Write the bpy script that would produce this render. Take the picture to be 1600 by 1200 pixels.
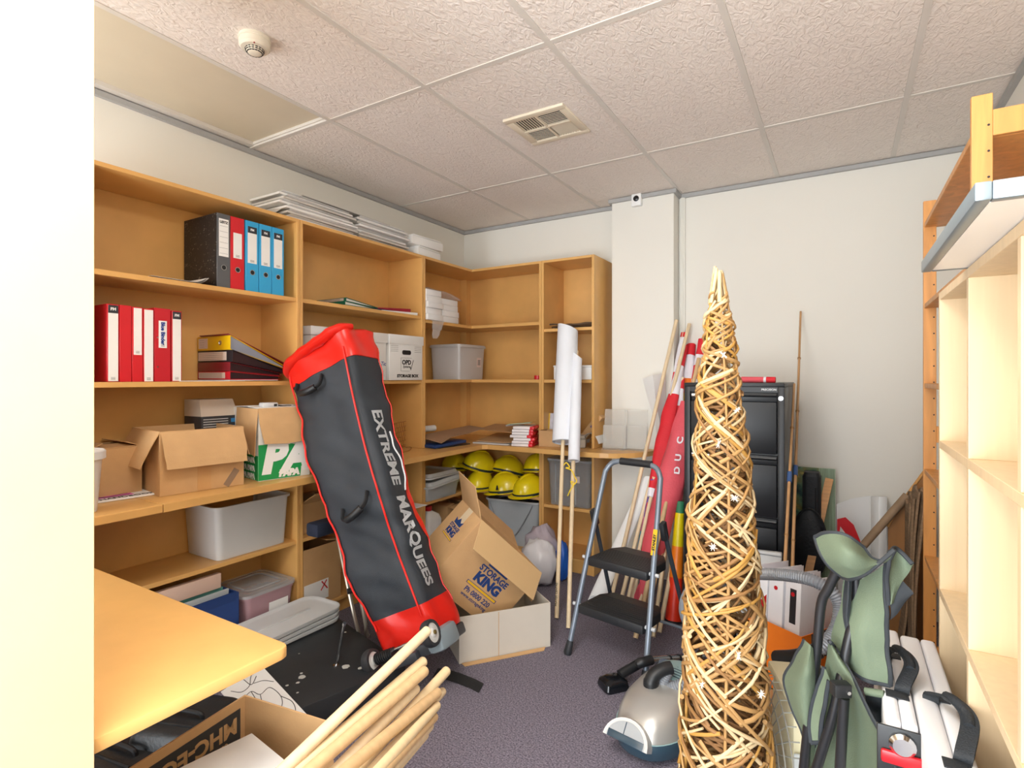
import bpy, bmesh, math, random
from mathutils import Vector, Matrix, Euler
for o in list(bpy.data.objects): bpy.data.objects.remove(o)
S = bpy.context.scene
COL = S.collection
R = math.radians
V = Vector
# ------------------------------------------------------------ camera
FPX, U0, V0, CAMZ, YAW = 853.0, 800.0, 590.0, 1.38, R(31.2)
cd = bpy.data.cameras.new('camera'); cam = bpy.data.objects.new('camera', cd); COL.objects.link(cam)
cam.location = (0, 0, CAMZ); cam.rotation_euler = (R(90), 0, YAW)
cd.sensor_width = 36; cd.lens = FPX / 1600 * 36; cd.shift_y = -10 / 1600; cd.clip_start = .02
S.camera = cam
# ------------------------------------------------------------ light
w = bpy.data.worlds.new('world'); S.world = w; w.use_nodes = True
w.node_tree.nodes['Background'].inputs[0].default_value = (.90, .955, 1.0, 1)
w.node_tree.nodes['Background'].inputs[1].default_value = 3.2
def area(name, loc, sx, sy, power, rot=(0, 0, 0), col=(1, .97, .93)):
    l = bpy.data.lights.new(name, 'AREA'); l.shape = 'RECTANGLE'; l.size = sx; l.size_y = sy; l.energy = power; l.color = col
    o = bpy.data.objects.new(name, l); COL.objects.link(o); o.location = loc; o.rotation_euler = rot; return o
area('ceiling_troffer_light', (-.74, .40, 2.63), .55, 1.15, 18)
area('ceiling_troffer_light', (-.05, -.55, 2.63), .55, 1.15, 7)
area('ceiling_fill_light', (-1.0, -1.5, .9), 3.0, 1.6, 72, (R(90 + 35), 0, 0), (.90, .955, 1))  # unseen fill lamp, added and tilted up to brighten the ceiling
S.view_settings.view_transform = 'Standard'; S.view_settings.look = 'None'
S.view_settings.gamma = 1; S.view_settings.use_curve_mapping = False
S.view_settings.exposure = 0.80
# ------------------------------------------------------------ helpers
def P(u, v, x=None, y=None, z=None, t=None):
    """point of the photograph (1600x1200) put on a real plane x=, y= or z= (or at a distance t)"""
    d = (u - U0) / FPX; e = (V0 - v) / FPX; c, s = math.cos(YAW), math.sin(YAW)
    r = V((d * c - s, d * s + c, e))
    if t is None:
        t = x / r.x if x is not None else y / r.y if y is not None else (z - CAMZ) / r.z
    return V((0, 0, CAMZ)) + r * t
def lin(h):
    h = h.lstrip('#'); o = []
    for i in (0, 2, 4):
        c = int(h[i:i + 2], 16) / 255
        o.append(c / 12.92 if c <= .04045 else ((c + .055) / 1.055) ** 2.4)
    return o
MATS = {}
def mat(name, hx, rough=.55, metal=0, var=.06, vs=6, stretch=(1, 1, 1), bump=0, bs=60, alpha=1, trans=0, hx2=None, coat=0, spec=.5, distort=0):
    """procedural Principled material: two tones mixed by noise, optional bump"""
    if name in MATS: return MATS[name]
    m = bpy.data.materials.new(name); m.use_nodes = True; nt = m.node_tree; b = nt.nodes['Principled BSDF']
    c = lin(hx)
    c1 = [max(0, k * (1 - var)) for k in c]; c2 = lin(hx2) if hx2 else [min(1, k * (1 + var)) for k in c]
    tc = nt.nodes.new('ShaderNodeTexCoord'); mp = nt.nodes.new('ShaderNodeMapping'); nz = nt.nodes.new('ShaderNodeTexNoise')
    mp.inputs['Scale'].default_value = stretch; nz.inputs['Scale'].default_value = vs; nz.inputs['Detail'].default_value = 3
    nz.inputs['Distortion'].default_value = distort
    cr = nt.nodes.new('ShaderNodeValToRGB')
    cr.color_ramp.elements[0].position = .3; cr.color_ramp.elements[1].position = .7
    cr.color_ramp.elements[0].color = (*c1, 1); cr.color_ramp.elements[1].color = (*c2, 1)
    L = nt.links.new
    L(tc.outputs['Object'], mp.inputs[0]); L(mp.outputs[0], nz.inputs[0]); L(nz.outputs[0], cr.inputs[0]); L(cr.outputs[0], b.inputs['Base Color'])
    b.inputs['Roughness'].default_value = rough; b.inputs['Metallic'].default_value = metal
    b.inputs['Alpha'].default_value = alpha; b.inputs['Transmission Weight'].default_value = trans
    b.inputs['Coat Weight'].default_value = coat; b.inputs['Specular IOR Level'].default_value = spec
    if bump:
        n2 = nt.nodes.new('ShaderNodeTexNoise'); n2.inputs['Scale'].default_value = bs; n2.inputs['Detail'].default_value = 2
        n2.inputs['Distortion'].default_value = distort
        bp = nt.nodes.new('ShaderNodeBump'); bp.inputs['Strength'].default_value = bump; bp.inputs['Distance'].default_value = .01
        L(mp.outputs[0], n2.inputs[0]); L(n2.outputs[0], bp.inputs['Height']); L(bp.outputs[0], b.inputs['Normal'])
    MATS[name] = m; return m

def frame(o, ex, ey, ez=None):
    """matrix with origin o and axes ex, ey (made orthogonal), ez"""
    ex = V(ex).normalized(); ey = V(ey); ey = (ey - ex * ey.dot(ex)).normalized(); ez = ex.cross(ey)
    return Matrix(((ex.x, ey.x, ez.x, o[0]), (ex.y, ey.y, ez.y, o[1]), (ex.z, ey.z, ez.z, o[2]), (0, 0, 0, 1)))
def TR(loc, rz=0, rx=0, ry=0):
    return Matrix.Translation(loc) @ Euler((rx, ry, rz)).to_matrix().to_4x4()
FONT = {}
class G:
    """collects shapes into one mesh"""
    def __init__(s, M=None): s.bm = bmesh.new(); s.i = 0; s.M = M or Matrix()
    def mi(s, i): s.i = i; return s
    def _v(s, co): return s.bm.verts.new(s.M @ V(co))
    def _f(s, vs):
        try:
            f = s.bm.faces.new(vs); f.material_index = s.i; return f
        except ValueError: return None
    def hexa(s, c, bev=0, seg=2):
        v = [s._v(q) for q in c]
        fs = [s._f([v[k] for k in q]) for q in ((0, 3, 2, 1), (4, 5, 6, 7), (0, 1, 5, 4), (1, 2, 6, 5), (2, 3, 7, 6), (3, 0, 4, 7))]
        if bev:
            es = list({e for f in fs for e in f.edges})
            r = bmesh.ops.bevel(s.bm, geom=es, offset=bev, segments=seg, profile=.5, affect='EDGES', clamp_overlap=True)
            for f in r['faces']: f.material_index = s.i
        return s
    def box(s, x0, x1, y0, y1, z0, z1, bev=0, M=None, seg=2):
        c = [V(q) for q in ((x0, y0, z0), (x1, y0, z0), (x1, y1, z0), (x0, y1, z0), (x0, y0, z1), (x1, y0, z1), (x1, y1, z1), (x0, y1, z1))]
        if M: c = [M @ q for q in c]
        return s.hexa(c, bev, seg)
    def taper(s, w0, d0, w1, d1, z0, z1, bev=0, M=None, c1=(0, 0)):
        a, b = w0 / 2, d0 / 2; e, f = w1 / 2, d1 / 2; p, q = c1
        c = [V(k) for k in ((-a, -b, z0), (a, -b, z0), (a, b, z0), (-a, b, z0), (p - e, q - f, z1), (p + e, q - f, z1), (p + e, q + f, z1), (p - e, q + f, z1))]
        if M: c = [M @ k for k in c]
        return s.hexa(c, bev)
    def loft(s, rings, cap=(1, 1), closed=True, loop=False):
        rr = [[s._v(p) for p in r] for r in rings]; n = len(rr[0])
        pairs = list(zip(rr, rr[1:])) + ([(rr[-1], rr[0])] if loop else [])
        for a, b in pairs:
            for k in range(n if closed else n - 1):
                s._f([a[k], a[(k + 1) % n], b[(k + 1) % n], b[k]])
        if not loop:
            if cap[0]: s._f(rr[0][::-1])
            if cap[1]: s._f(rr[-1])
        return s
    def tube(s, pts, r, n=10, cap=(1, 1), loop=False, flat=1):
        pts = [V(p) for p in pts]; m = len(pts); rad = r if isinstance(r, (list, tuple)) else [r] * m
        tan = []
        for k in range(m):
            a = pts[(k - 1) % m] if (loop or k) else pts[0]; b = pts[(k + 1) % m] if (loop or k < m - 1) else pts[-1]
            t = (b - a); tan.append(t.normalized() if t.length > 1e-9 else V((0, 0, 1)))
        up = V((0, 0, 1)) if abs(tan[0].z) < .9 else V((1, 0, 0))
        nrm = (up - tan[0] * up.dot(tan[0])).normalized(); rings = []
        for k in range(m):
            nrm = (nrm - tan[k] * nrm.dot(tan[k])); nrm = nrm.normalized() if nrm.length > 1e-6 else V((1, 0, 0))
            bn = tan[k].cross(nrm)
            rings.append([pts[k] + nrm * (rad[k] * math.cos(2 * math.pi * j / n)) + bn * (rad[k] * flat * math.sin(2 * math.pi * j / n)) for j in range(n)])
        return s.loft(rings, cap, True, loop)
    def cyl(s, a, b, r, n=16, r2=None): return s.tube([a, b], [r, r if r2 is None else r2], n)
    def lathe(s, prof, n=24, M=None, cap=(1, 1), sx=1, sy=1):
        rings = [[V((r * sx * math.cos(2 * math.pi * k / n), r * sy * math.sin(2 * math.pi * k / n), z)) for k in range(n)] for r, z in prof]
        if M: rings = [[M @ p for p in q] for q in rings]
        return s.loft(rings, cap)
    def prism(s, poly, z0, z1, M=None, bev=0):
        a = [V((p[0], p[1], z0)) for p in poly]; b = [V((p[0], p[1], z1)) for p in poly]
        if M: a = [M @ p for p in a]; b = [M @ p for p in b]
        va = [s._v(p) for p in a]; vb = [s._v(p) for p in b]; n = len(va); fs = []
        fs.append(s._f(va[::-1])); fs.append(s._f(vb))
        for k in range(n): fs.append(s._f([va[k], va[(k + 1) % n], vb[(k + 1) % n], vb[k]]))
        if bev:
            es = list({e for f in fs for e in f.edges})
            r = bmesh.ops.bevel(s.bm, geom=es, offset=bev, segments=2, profile=.5, affect='EDGES', clamp_overlap=True)
            for f in r['faces']: f.material_index = s.i
        return s
    def sheet(s, rows, th=.002):
        """thick sheet through a grid of points"""
        rows = [[V(p) for p in r] for r in rows]; n, m = len(rows), len(rows[0])
        def nr(i, j):
            a = rows[min(i + 1, n - 1)][j] - rows[max(i - 1, 0)][j]; b = rows[i][min(j + 1, m - 1)] - rows[i][max(j - 1, 0)]
            c = a.cross(b); return c.normalized() if c.length > 1e-12 else V((0, 0, 1))
        A = [[s._v(rows[i][j]) for j in range(m)] for i in range(n)]
        B = [[s._v(rows[i][j] - nr(i, j) * th) for j in range(m)] for i in range(n)]
        for i in range(n - 1):
            for j in range(m - 1):
                s._f([A[i][j], A[i + 1][j], A[i + 1][j + 1], A[i][j + 1]]); s._f([B[i][j], B[i][j + 1], B[i + 1][j + 1], B[i + 1][j]])
        for i in range(n - 1):
            s._f([A[i][0], B[i][0], B[i + 1][0], A[i + 1][0]]); s._f([A[i][-1], A[i + 1][-1], B[i + 1][-1], B[i][-1]])
        for j in range(m - 1):
            s._f([A[0][j], A[0][j + 1], B[0][j + 1], B[0][j]]); s._f([A[-1][j], B[-1][j], B[-1][j + 1], A[-1][j + 1]])
        return s
    def text(s, txt, size, M, bold=0.0, ext=.0004, align='CENTER', shear=0, fx=None, sp=1.0, sx=1.0):
        """real lettering; M puts its plane (x along, y up, z out)"""
        cu = bpy.data.curves.new('t', 'FONT'); cu.body = txt; cu.size = size; cu.align_x = align; cu.align_y = 'CENTER'
        cu.offset = bold; cu.extrude = ext; cu.shear = shear; cu.space_character = sp; cu.resolution_u = 3
        o = bpy.data.objects.new('t', cu); COL.objects.link(o)
        dg = bpy.context.evaluated_depsgraph_get(); me = bpy.data.meshes.new_from_object(o.evaluated_get(dg))
        vs = []
        for q in me.vertices:
            c = V((q.co.x * sx, q.co.y, q.co.z)); vs.append(s._v(fx(c) if fx else M @ c))
        for p in me.polygons: s._f([vs[k] for k in p.vertices])
        bpy.data.objects.remove(o); bpy.data.curves.remove(cu); bpy.data.meshes.remove(me); return s
    def rect(s, x0, x1, y0, y1, M, th=.0006):
        return s.box(x0, x1, y0, y1, -.0003, th, 0, M)
def build(name, g, mats, parent=None, world=False, smooth=40, sub=0, loc=None):
    me = bpy.data.meshes.new(name); bm = g.bm
    o = bpy.data.objects.new(name, me)
    if world and parent:
        Mw = parent.matrix_basis.copy(); pp = parent.parent
        while pp: Mw = pp.matrix_basis @ Mw; pp = pp.parent
        bm.transform(Mw.inverted())
    if loc is not None: bm.transform(Matrix.Translation(-V(loc))); o.location = loc
    bmesh.ops.recalc_face_normals(bm, faces=bm.faces)
    bm.to_mesh(me); bm.free()
    for m in (mats if isinstance(mats, (list, tuple)) else [mats]): me.materials.append(m)
    if smooth:
        me.shade_smooth(); me.set_sharp_from_angle(angle=R(smooth))
    COL.objects.link(o)
    if parent: o.parent = parent
    if sub:
        md = o.modifiers.new('s', 'SUBSURF'); md.levels = sub; md.render_levels = sub
    return o
def tag(o, label, cat, group=None):
    o['label'] = label; o['category'] = cat
    if group: o['group'] = group
    return o
def thing(name, label, cat, M=None, group=None):
    o = bpy.data.objects.new(name, None); o.empty_display_size = .05; COL.objects.link(o)
    if M is not None:
        o.matrix_basis = M if isinstance(M, Matrix) else Matrix.Translation(M)
    return tag(o, label, cat, group)
def one(name, g, mats, label, cat, loc=None, group=None, **k):
    return tag(build(name, g, mats, None, loc=loc, **k), label, cat, group)
def struct(name, g, m, **k):
    o = build(name, g, m, **k); o['kind'] = 'structure'; return o
def dup(root, M, label=None, group=None):
    r = root.copy(); COL.objects.link(r); r.matrix_basis = M
    if label: r['label'] = label
    if group: r['group'] = group
    for ch in list(root.children):
        c = ch.copy(); COL.objects.link(c); c.parent = r
        for q in ch.children:
            d = q.copy(); COL.objects.link(d); d.parent = c
    return r
def arc(c, r, a0, a1, n, f=None):
    o = []
    for k in range(n + 1):
        a = R(a0 + (a1 - a0) * k / n); o.append((c[0] + r * math.cos(a), c[1] + r * math.sin(a)))
    return o
def spline(pts, n=8):
    """Catmull-Rom through points"""
    p = [V(q) for q in pts]; p = [p[0] * 2 - p[1]] + p + [p[-1] * 2 - p[-2]]; o = []
    for k in range(1, len(p) - 2):
        a, b, c, d = p[k - 1:k + 3]
        for j in range(n):
            t = j / n
            o.append(.5 * ((2 * b) + (c - a) * t + (2 * a - 5 * b + 4 * c - d) * t * t + (3 * b - a - 3 * c + d) * t ** 3))
    o.append(p[-2]); return o
def rrect(w, h, r, n=4, cx=0, cy=0):
    o = []
    for (sx, sy, a) in ((1, -1, -90), (1, 1, 0), (-1, 1, 90), (-1, -1, 180)):
        o += arc((cx + sx * (w / 2 - r), cy + sy * (h / 2 - r)), r, a, a + 90, n)
    return o
# ------------------------------------------------------------ materials
wood = mat('beech_laminate', '#DDAB66', .34, var=.07, vs=5, stretch=(1, 1, 1), spec=.45)
wood_edge = mat('beech_edging', '#E3B26C', .38, var=.04, vs=9)
maple = mat('pale_maple', '#D8BF99', .42, var=.05, vs=4, stretch=(14, 14, .6), distort=.3)
pine = mat('knotty_pine', '#D99A55', .42, var=.14, vs=3, stretch=(7, 7, .8), distort=1.2)
card = mat('brown_cardboard', '#C9A171', .85, var=.05, vs=12, bump=.06, bs=140)
card_in = mat('cardboard_inside', '#C2996A', .9, var=.05, vs=20)
black = mat('black_plastic', '#1E2022', .45, var=.1)
blackgl = mat('black_gloss', '#14161A', .16, var=.05)
white = mat('white_paper', '#F0F0EE', .6, var=.02)
whitegl = mat('white_laminate', '#EEEEEC', .28, var=.015)
chrome = mat('bright_chrome', '#C8CACC', .18, 1, var=.03)
grey = mat('mid_grey_plastic', '#8D9296', .4, var=.04)
lgrey = mat('light_grey_plastic', '#C6C8C9', .4, var=.03)
ink = mat('black_ink', '#1B1B1D', .6, var=.02)
blueink = mat('blue_ink', '#1D3F8F', .6, var=.02)
redp = mat('red_vinyl', '#C81A24', .32, var=.05)
# ============================================================ the setting
XL, YB, XR, ZC = -2.84, 3.88, .64, 2.66
wallm = mat('cream_wall_paint', '#E9E6DD', .8, var=.012, vs=2, bump=.02, bs=200)
carpet = mat('purple_grey_carpet', '#4B4552', .98, var=.0, vs=150, hx2='#928B98', bump=.5, bs=160)
tile = mat('textured_ceiling_tile', '#EDE4DC', .9, var=.02, vs=3, stretch=(1, .55, 1), bump=.75, bs=42, distort=1.5)
bar = mat('painted_tee_bar', '#D9D3CB', .5, var=.02)
gtrim = mat('grey_wall_angle', '#A9A9A8', .5, var=.03)
struct('floor', G().box(XL - .1, XR + .1, -1.6, YB + .1, -.05, 0), carpet, smooth=0)
XS = [XL, -2.18, -1.57, -.96, -.355, .25, XR]; YS = [-1.6, -.56, .645, 1.855, 3.06, YB]
g = G()
for i in range(len(XS) - 1):
    for j in range(len(YS) - 1):
        up = .03 if (i == 0 and j == 2) else 0
        if not up: g.box(XS[i], XS[i + 1], YS[j], YS[j + 1], ZC, ZC + .05)
struct('ceiling', g, tile, smooth=0)
g = G()
for x in XS[1:-1]: g.box(x - .012, x + .012, YS[0], YB, ZC - .004, ZC + .01)
for y in YS[1:-1]: g.box(XL, XR, y - .012, y + .012, ZC - .0035, ZC + .01)
struct('trim_1', g, bar, smooth=0)
g = G()
g.box(XL, XL + .022, -1.6, YB, ZC - .03, ZC - .0041); g.box(XL, -1.43, YB - .022, YB, ZC - .03, ZC - .0041)
g.box(-.975, XR, YB - .022, YB, ZC - .03, ZC - .0041); g.box(XR - .022, XR, -1.6, YB - .022, ZC - .03, ZC - .0041)
g.box(-1.44, -.958, 3.713, 3.735, ZC - .03, ZC - .0041); g.box(-.98, -.958, 3.735, YB, ZC - .03, ZC - .0041); g.box(-1.442, -1.42, 3.735, YB - .022, ZC - .03, ZC - .0041)
struct('trim_2', g, gtrim, smooth=0)
struct('wall_left', G().box(XL - .1, XL, -1.6, YB, 0, ZC + .1), wallm, smooth=0)
struct('wall_back', G().box(XL - .1, XR + .1, YB, YB + .1, 0, ZC + .1), wallm, smooth=0)
struct('wall_right', G().box(XR, XR + .1, -1.6, YB, 0, ZC + .1), wallm, smooth=0)
struct('wall_column', G().box(-1.42, -.98, 3.735, YB, 0, ZC), wallm, smooth=0)
struct('trim_3', G().box(-.972, -.935, 3.862, YB, 0, ZC - .03, .003).box(-.962, -.945, 3.855, 3.862, 0, ZC - .03), wallm, smooth=0)
# smooth recessed panel
t = thing('ceiling_panel', 'smooth flat cream panel recessed in the textured ceiling by the left wall', 'ceiling panel', (-2.5, 1.25, ZC + .02))
pm = mat('cream_diffuser', '#D6CBB4', .55, var=.02)
build('panel', G().box(-2.78, -2.2, .665, 1.835, ZC + .02, ZC + .04), pm, t, True, smooth=0)
build('frame', G().box(-2.838, -2.78, .645, 1.855, ZC + .001, ZC + .045).box(-2.2, -2.18, .645, 1.855, ZC + .0065, ZC + .045).box(-2.78, -2.2, 1.835, 1.855, ZC + .0065, ZC + .045).box(-2.78, -2.2, .645, .665, ZC + .0065, ZC + .045), bar, t, True, smooth=0)
# smoke detector
sm = P(398, 72, z=2.63)
sx, sy = sm.x, sm.y
t = thing('smoke_detector', 'round cream smoke detector under the ceiling', 'smoke detector', (sx, sy, ZC))
dm = mat('cream_plastic', '#E4DCCB', .45, var=.02)
build('base', G(TR((sx, sy, ZC), rx=R(180))).lathe([(.056, 0), (.058, .012), (.054, .014)]), dm, t, True)
build('body', G(TR((sx, sy, ZC), rx=R(180))).lathe([(.0545, .0135), (.055, .034), (.048, .042), (.034, .044)]), dm, t, True)
build('sensor_cage', G(TR((sx, sy, ZC), rx=R(180))).lathe([(.033, .043), (.031, .05), (.024, .058), (.014, .061)]), dm, t, True)
g = G(TR((sx, sy, ZC), rx=R(180)))
for k in range(16):
    for (r, z) in ((.0325, .0455), (.0308, .051), (.0262, .0565)):
        g.box(r - .0015, r + .0012, -.0042, .0042, z - .0014, z + .0014, M=Matrix.Rotation(2 * math.pi * k / 16, 4, 'Z'))
build('grille', g, ink, t, True)
build('indicator', G(TR((sx, sy, ZC), rx=R(180))).lathe([(.003, .041), (.003, .044), (.001, .045)], 10, TR((.038, .027, 0))), mat('red_indicator', '#9A3A30', .3), t, True)
# air vent
t = thing('air_vent', 'square cream ceiling air vent with four groups of slats', 'air vent', (-1.28, 2.46, ZC))
vm = mat('vent_cream', '#E2D6C0', .5, var=.02)
g = G(TR((-1.28, 2.46, ZC)))
for a, b, c, d in ((-.165, .165, -.165, -.128), (-.165, .165, .128, .165), (-.165, -.128, -.128, .128), (.128, .165, -.128, .128)): g.box(a, b, c, d, -.012, .006, .003)
build('frame', g, vm, t, True)
build('duct', G(TR((-1.28, 2.46, ZC))).box(-.128, .128, -.128, .128, -.0012, .004), ink, t, True)
build('cross_bar', G(TR((-1.28, 2.46, ZC))).box(-.006, .006, -.128, .128, -.011, -.002).box(-.128, .128, -.006, .006, -.0115, -.002), vm, t, True)
for k in range(8):
    q = .019 + k * .0142
    for (x0, x1, y0, y1, ax) in ((-.126, -.008, q - .005, q + .005, 'X'), (.008, .126, -q - .005, -q + .005, 'X')):
        cy = (y0 + y1) / 2
        build('slat', G(TR((-1.28, 2.46, ZC))).box(x0, x1, -.0055, .0055, -.0012, .0008, M=TR((0, cy, -.006), rx=R(28))), vm, t, True, smooth=0)
    for (y0, y1, s) in ((.008, .126, 1), (-.126, -.008, -1)):
        build('slat', G(TR((-1.28, 2.46, ZC))).box(-.0055, .0055, y0, y1, -.0012, .0008, M=TR((s * q, 0, -.006), ry=R(-42 if s > 0 else 25))), vm, t, True, smooth=0)
# sensor on the column
sp = P(995, 312, y=3.715)
t = thing('motion_sensor', 'small white sensor with a black lens at the top of the wall column', 'sensor', (sp.x, 3.735, sp.z))
build('housing', G().box(sp.x - .035, sp.x + .035, 3.70, 3.735, sp.z - .045, sp.z + .042, .006), whitegl, t, True)
build('lens', G(TR((sp.x, 3.702, sp.z + .004), rx=R(90))).lathe([(.02, 0), (.02, .006), (.012, .012)], 20), blackgl, t, True)
# ============================================================ beech shelving
FX, FY, TH = -2.51, 3.53, .018          # front planes
WT = .885                               # top of the worktop
def boards(t, lst):
    for (n, a) in lst: build(n, G().box(*a, .0012, seg=1), wood, t, True, smooth=0)
ZT = 2.235
def left_unit(y0, y1, zsh, lab, lab2):
    t = thing('bookcase', lab, 'bookcase', (-2.68, (y0 + y1) / 2, WT))
    x0 = XL + .004
    boards(t, [('side_panel', (x0, FX, y0, y0 + TH, WT + .001, ZT)), ('side_panel', (x0, FX, y1 - TH, y1, WT + .001, ZT)),
               ('back_panel', (x0, x0 + .012, y0 + TH, y1 - TH, WT + .001, ZT - TH)), ('top_panel', (x0, FX, y0 + TH, y1 - TH, ZT - TH, ZT))] +
           [('shelf', (x0 + .012, FX - .006, y0 + TH, y1 - TH, z - .022, z)) for z in zsh])
    b = thing('base_cabinet', lab2, 'shelf unit', (-2.68, (y0 + y1) / 2, 0))
    boards(b, [('side_panel', (x0, FX, y0, y0 + TH, 0, WT - .034)), ('side_panel', (x0, FX, y1 - TH, y1, 0, WT - .034)),
               ('back_panel', (x0, x0 + .012, y0 + TH, y1 - TH, .1, WT - .034)), ('shelf', (x0 + .012, FX - .006, y0 + TH, y1 - TH, .482, .502)),
               ('bottom_panel', (x0 + .012, FX, y0 + TH, y1 - TH, .082, .1)), ('plinth', (FX - .05, FX - .032, y0 + TH, y1 - TH, 0, .082))])
left_unit(.93, 1.931, (1.81, 1.362), 'beech bookcase holding the red and blue binders', 'open beech base under the counter holding the white labelled tub')
left_unit(1.933, 2.95, (1.81, 1.362), 'beech bookcase holding the white archive boxes and green folders', 'open beech base behind the leaning black bag')
# corner unit
t = thing('corner_bookcase', 'L-shaped beech bookcase in the room corner', 'bookcase', (-2.5, 3.6, WT))
x0, yb, y0, x1 = XL + .004, YB - .004, 2.952, -1.888
def Lpoly(e=0): return [(x0 + .012, y0 + TH), (FX - e, y0 + TH), (FX - e, FY + e), (x1 - TH, FY + e), (x1 - TH, yb - .012), (x0 + .012, yb - .012)]
boards(t, [('side_panel', (x0, FX, y0, y0 + TH, WT + .001, ZT)), ('side_panel', (x1 - TH, x1, FY, yb, WT + .001, ZT)),
           ('back_panel', (x0, x0 + .012, y0 + TH, yb, WT + .001, ZT - TH)), ('back_panel', (x0 + .012, x1 - TH, yb - .012, yb, WT + .001, ZT - TH)),
           ('corner_post', (x0 + .012, x0 + .075, yb - .075, yb - .012, WT + .001, ZT - TH))])
for n, z0, z1, e in (('top_panel', ZT - TH, ZT, 0), ('shelf', 1.768, 1.79, .006), ('shelf', 1.343, 1.365, .006)):
    build(n, G().prism(Lpoly(e), z0, z1), wood, t, True, smooth=0)
t = thing('narrow_bookcase', 'narrow tall beech bookcase against the wall column', 'bookcase', (-1.68, 3.7, WT))
nx0, nx1 = -1.886, -1.473
boards(t, [('side_panel', (nx0, nx0 + TH, FY, yb, WT + .001, ZT)), ('side_panel', (nx1 - TH, nx1, FY, yb, WT + .001, ZT)),
           ('back_panel', (nx0 + TH, nx1 - TH, yb - .012, yb, WT + .001, ZT - TH)), ('top_panel', (nx0 + TH, nx1 - TH, FY, yb, ZT - TH, ZT)),
           ('shelf', (nx0 + TH, nx1 - TH, FY + .006, yb - .012, 1.713, 1.735)), ('shelf', (nx0 + TH, nx1 - TH, FY + .006, yb - .012, 1.343, 1.365))])
t = thing('corner_base_cabinet', 'L-shaped beech base in the corner holding yellow helmets', 'shelf unit', (-2.5, 3.6, 0))
boards(t, [('side_panel', (x0, FX, y0, y0 + TH, 0, WT - .034)), ('side_panel', (x1 - TH, x1, FY, yb, 0, WT - .034)),
           ('back_panel', (x0, x0 + .012, y0 + TH, yb, .1, WT - .034)), ('back_panel', (x0 + .012, x1 - TH, yb - .012, yb, .1, WT - .034)),
           ('plinth', (FX - .05, FX - .032, y0 + TH, FY + .04, 0, .082)), ('plinth', (FX - .032, x1 - TH, FY + .032, FY + .05, 0, .082))])
for n, z0, z1, e in (('shelf', .478, .5, .006), ('bottom_panel', .082, .1, 0)):
    build(n, G().prism(Lpoly(e), z0, z1), wood, t, True, smooth=0)
t = thing('narrow_base_cabinet', 'narrow beech base beside the wall column holding a clear tub', 'shelf unit', (-1.68, 3.7, 0))
boards(t, [('side_panel', (nx0, nx0 + TH, FY, yb, 0, WT - .034)), ('side_panel', (nx1 - TH, nx1, FY, yb, 0, WT - .034)),
           ('back_panel', (nx0 + TH, nx1 - TH, yb - .012, yb, .1, WT - .034)), ('shelf', (nx0 + TH, nx1 - TH, FY + .006, yb - .012, .434, .456)),
           ('bottom_panel', (nx0 + TH, nx1 - TH, FY, yb, .082, .1)), ('plinth', (nx0 + TH, nx1 - TH, FY + .004, FY + .02, 0, .082))])
# worktop
CXF, CYF = -2.27, 3.35
poly = [(XL + .002, 1.12), (CXF, 1.12), (CXF, CYF - .03), (CXF + .03, CYF)] + [(-1.42, CYF)] + [(-1.42 + .33 * math.sin(R(a)), CYF + .38 - .38 * math.cos(R(a))) for a in range(10, 91, 10)] + [(-1.09, 3.733), (-1.422, 3.733), (-1.422, YB - .002), (XL + .002, YB - .002)]
one('worktop', G().prism(poly, WT - .033, WT, bev=.003), wood, 'L-shaped beech counter running round the corner under the bookcases', 'counter', (-2.3, 2.5, WT - .033), smooth=0)
one('worktop', G().box(XL + .002, CXF, .5, 1.118, WT - .033, WT, .003), wood, 'short end piece of the beech counter, left of the seam', 'counter', (-2.5, .9, WT - .033), smooth=0)
# tall near cupboard and desk
wood_k = wood; wood = mat('beech_laminate_glare', '#EFD0A0', .45, var=.03, vs=5, spec=.7)  # paled copy of the beech: overexposed lamp glare put into the colour
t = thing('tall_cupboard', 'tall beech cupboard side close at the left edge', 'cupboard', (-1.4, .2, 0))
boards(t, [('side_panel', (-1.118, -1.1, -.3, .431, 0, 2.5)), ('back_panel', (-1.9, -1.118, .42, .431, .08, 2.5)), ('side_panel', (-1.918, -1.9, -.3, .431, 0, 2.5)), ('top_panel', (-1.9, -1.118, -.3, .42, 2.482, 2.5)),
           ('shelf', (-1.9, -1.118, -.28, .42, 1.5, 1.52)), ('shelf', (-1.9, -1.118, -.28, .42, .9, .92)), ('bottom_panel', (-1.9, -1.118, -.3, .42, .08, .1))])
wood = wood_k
t = thing('desk', 'beech desk corner jutting out beside the tall cupboard', 'desk', (-1.5, .63, 0))
build('desktop', G().prism([(-2.26, .433)] + [(-1.114, .433), (-1.114, .81), (-1.12, .826), (-1.134, .832), (-2.26, .832)], .722, .75, bev=.005), wood_edge, t, True)
build('leg_panel', G().box(-2.2, -2.18, .45, .8, 0, .722), wood, t, True, smooth=0)
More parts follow.
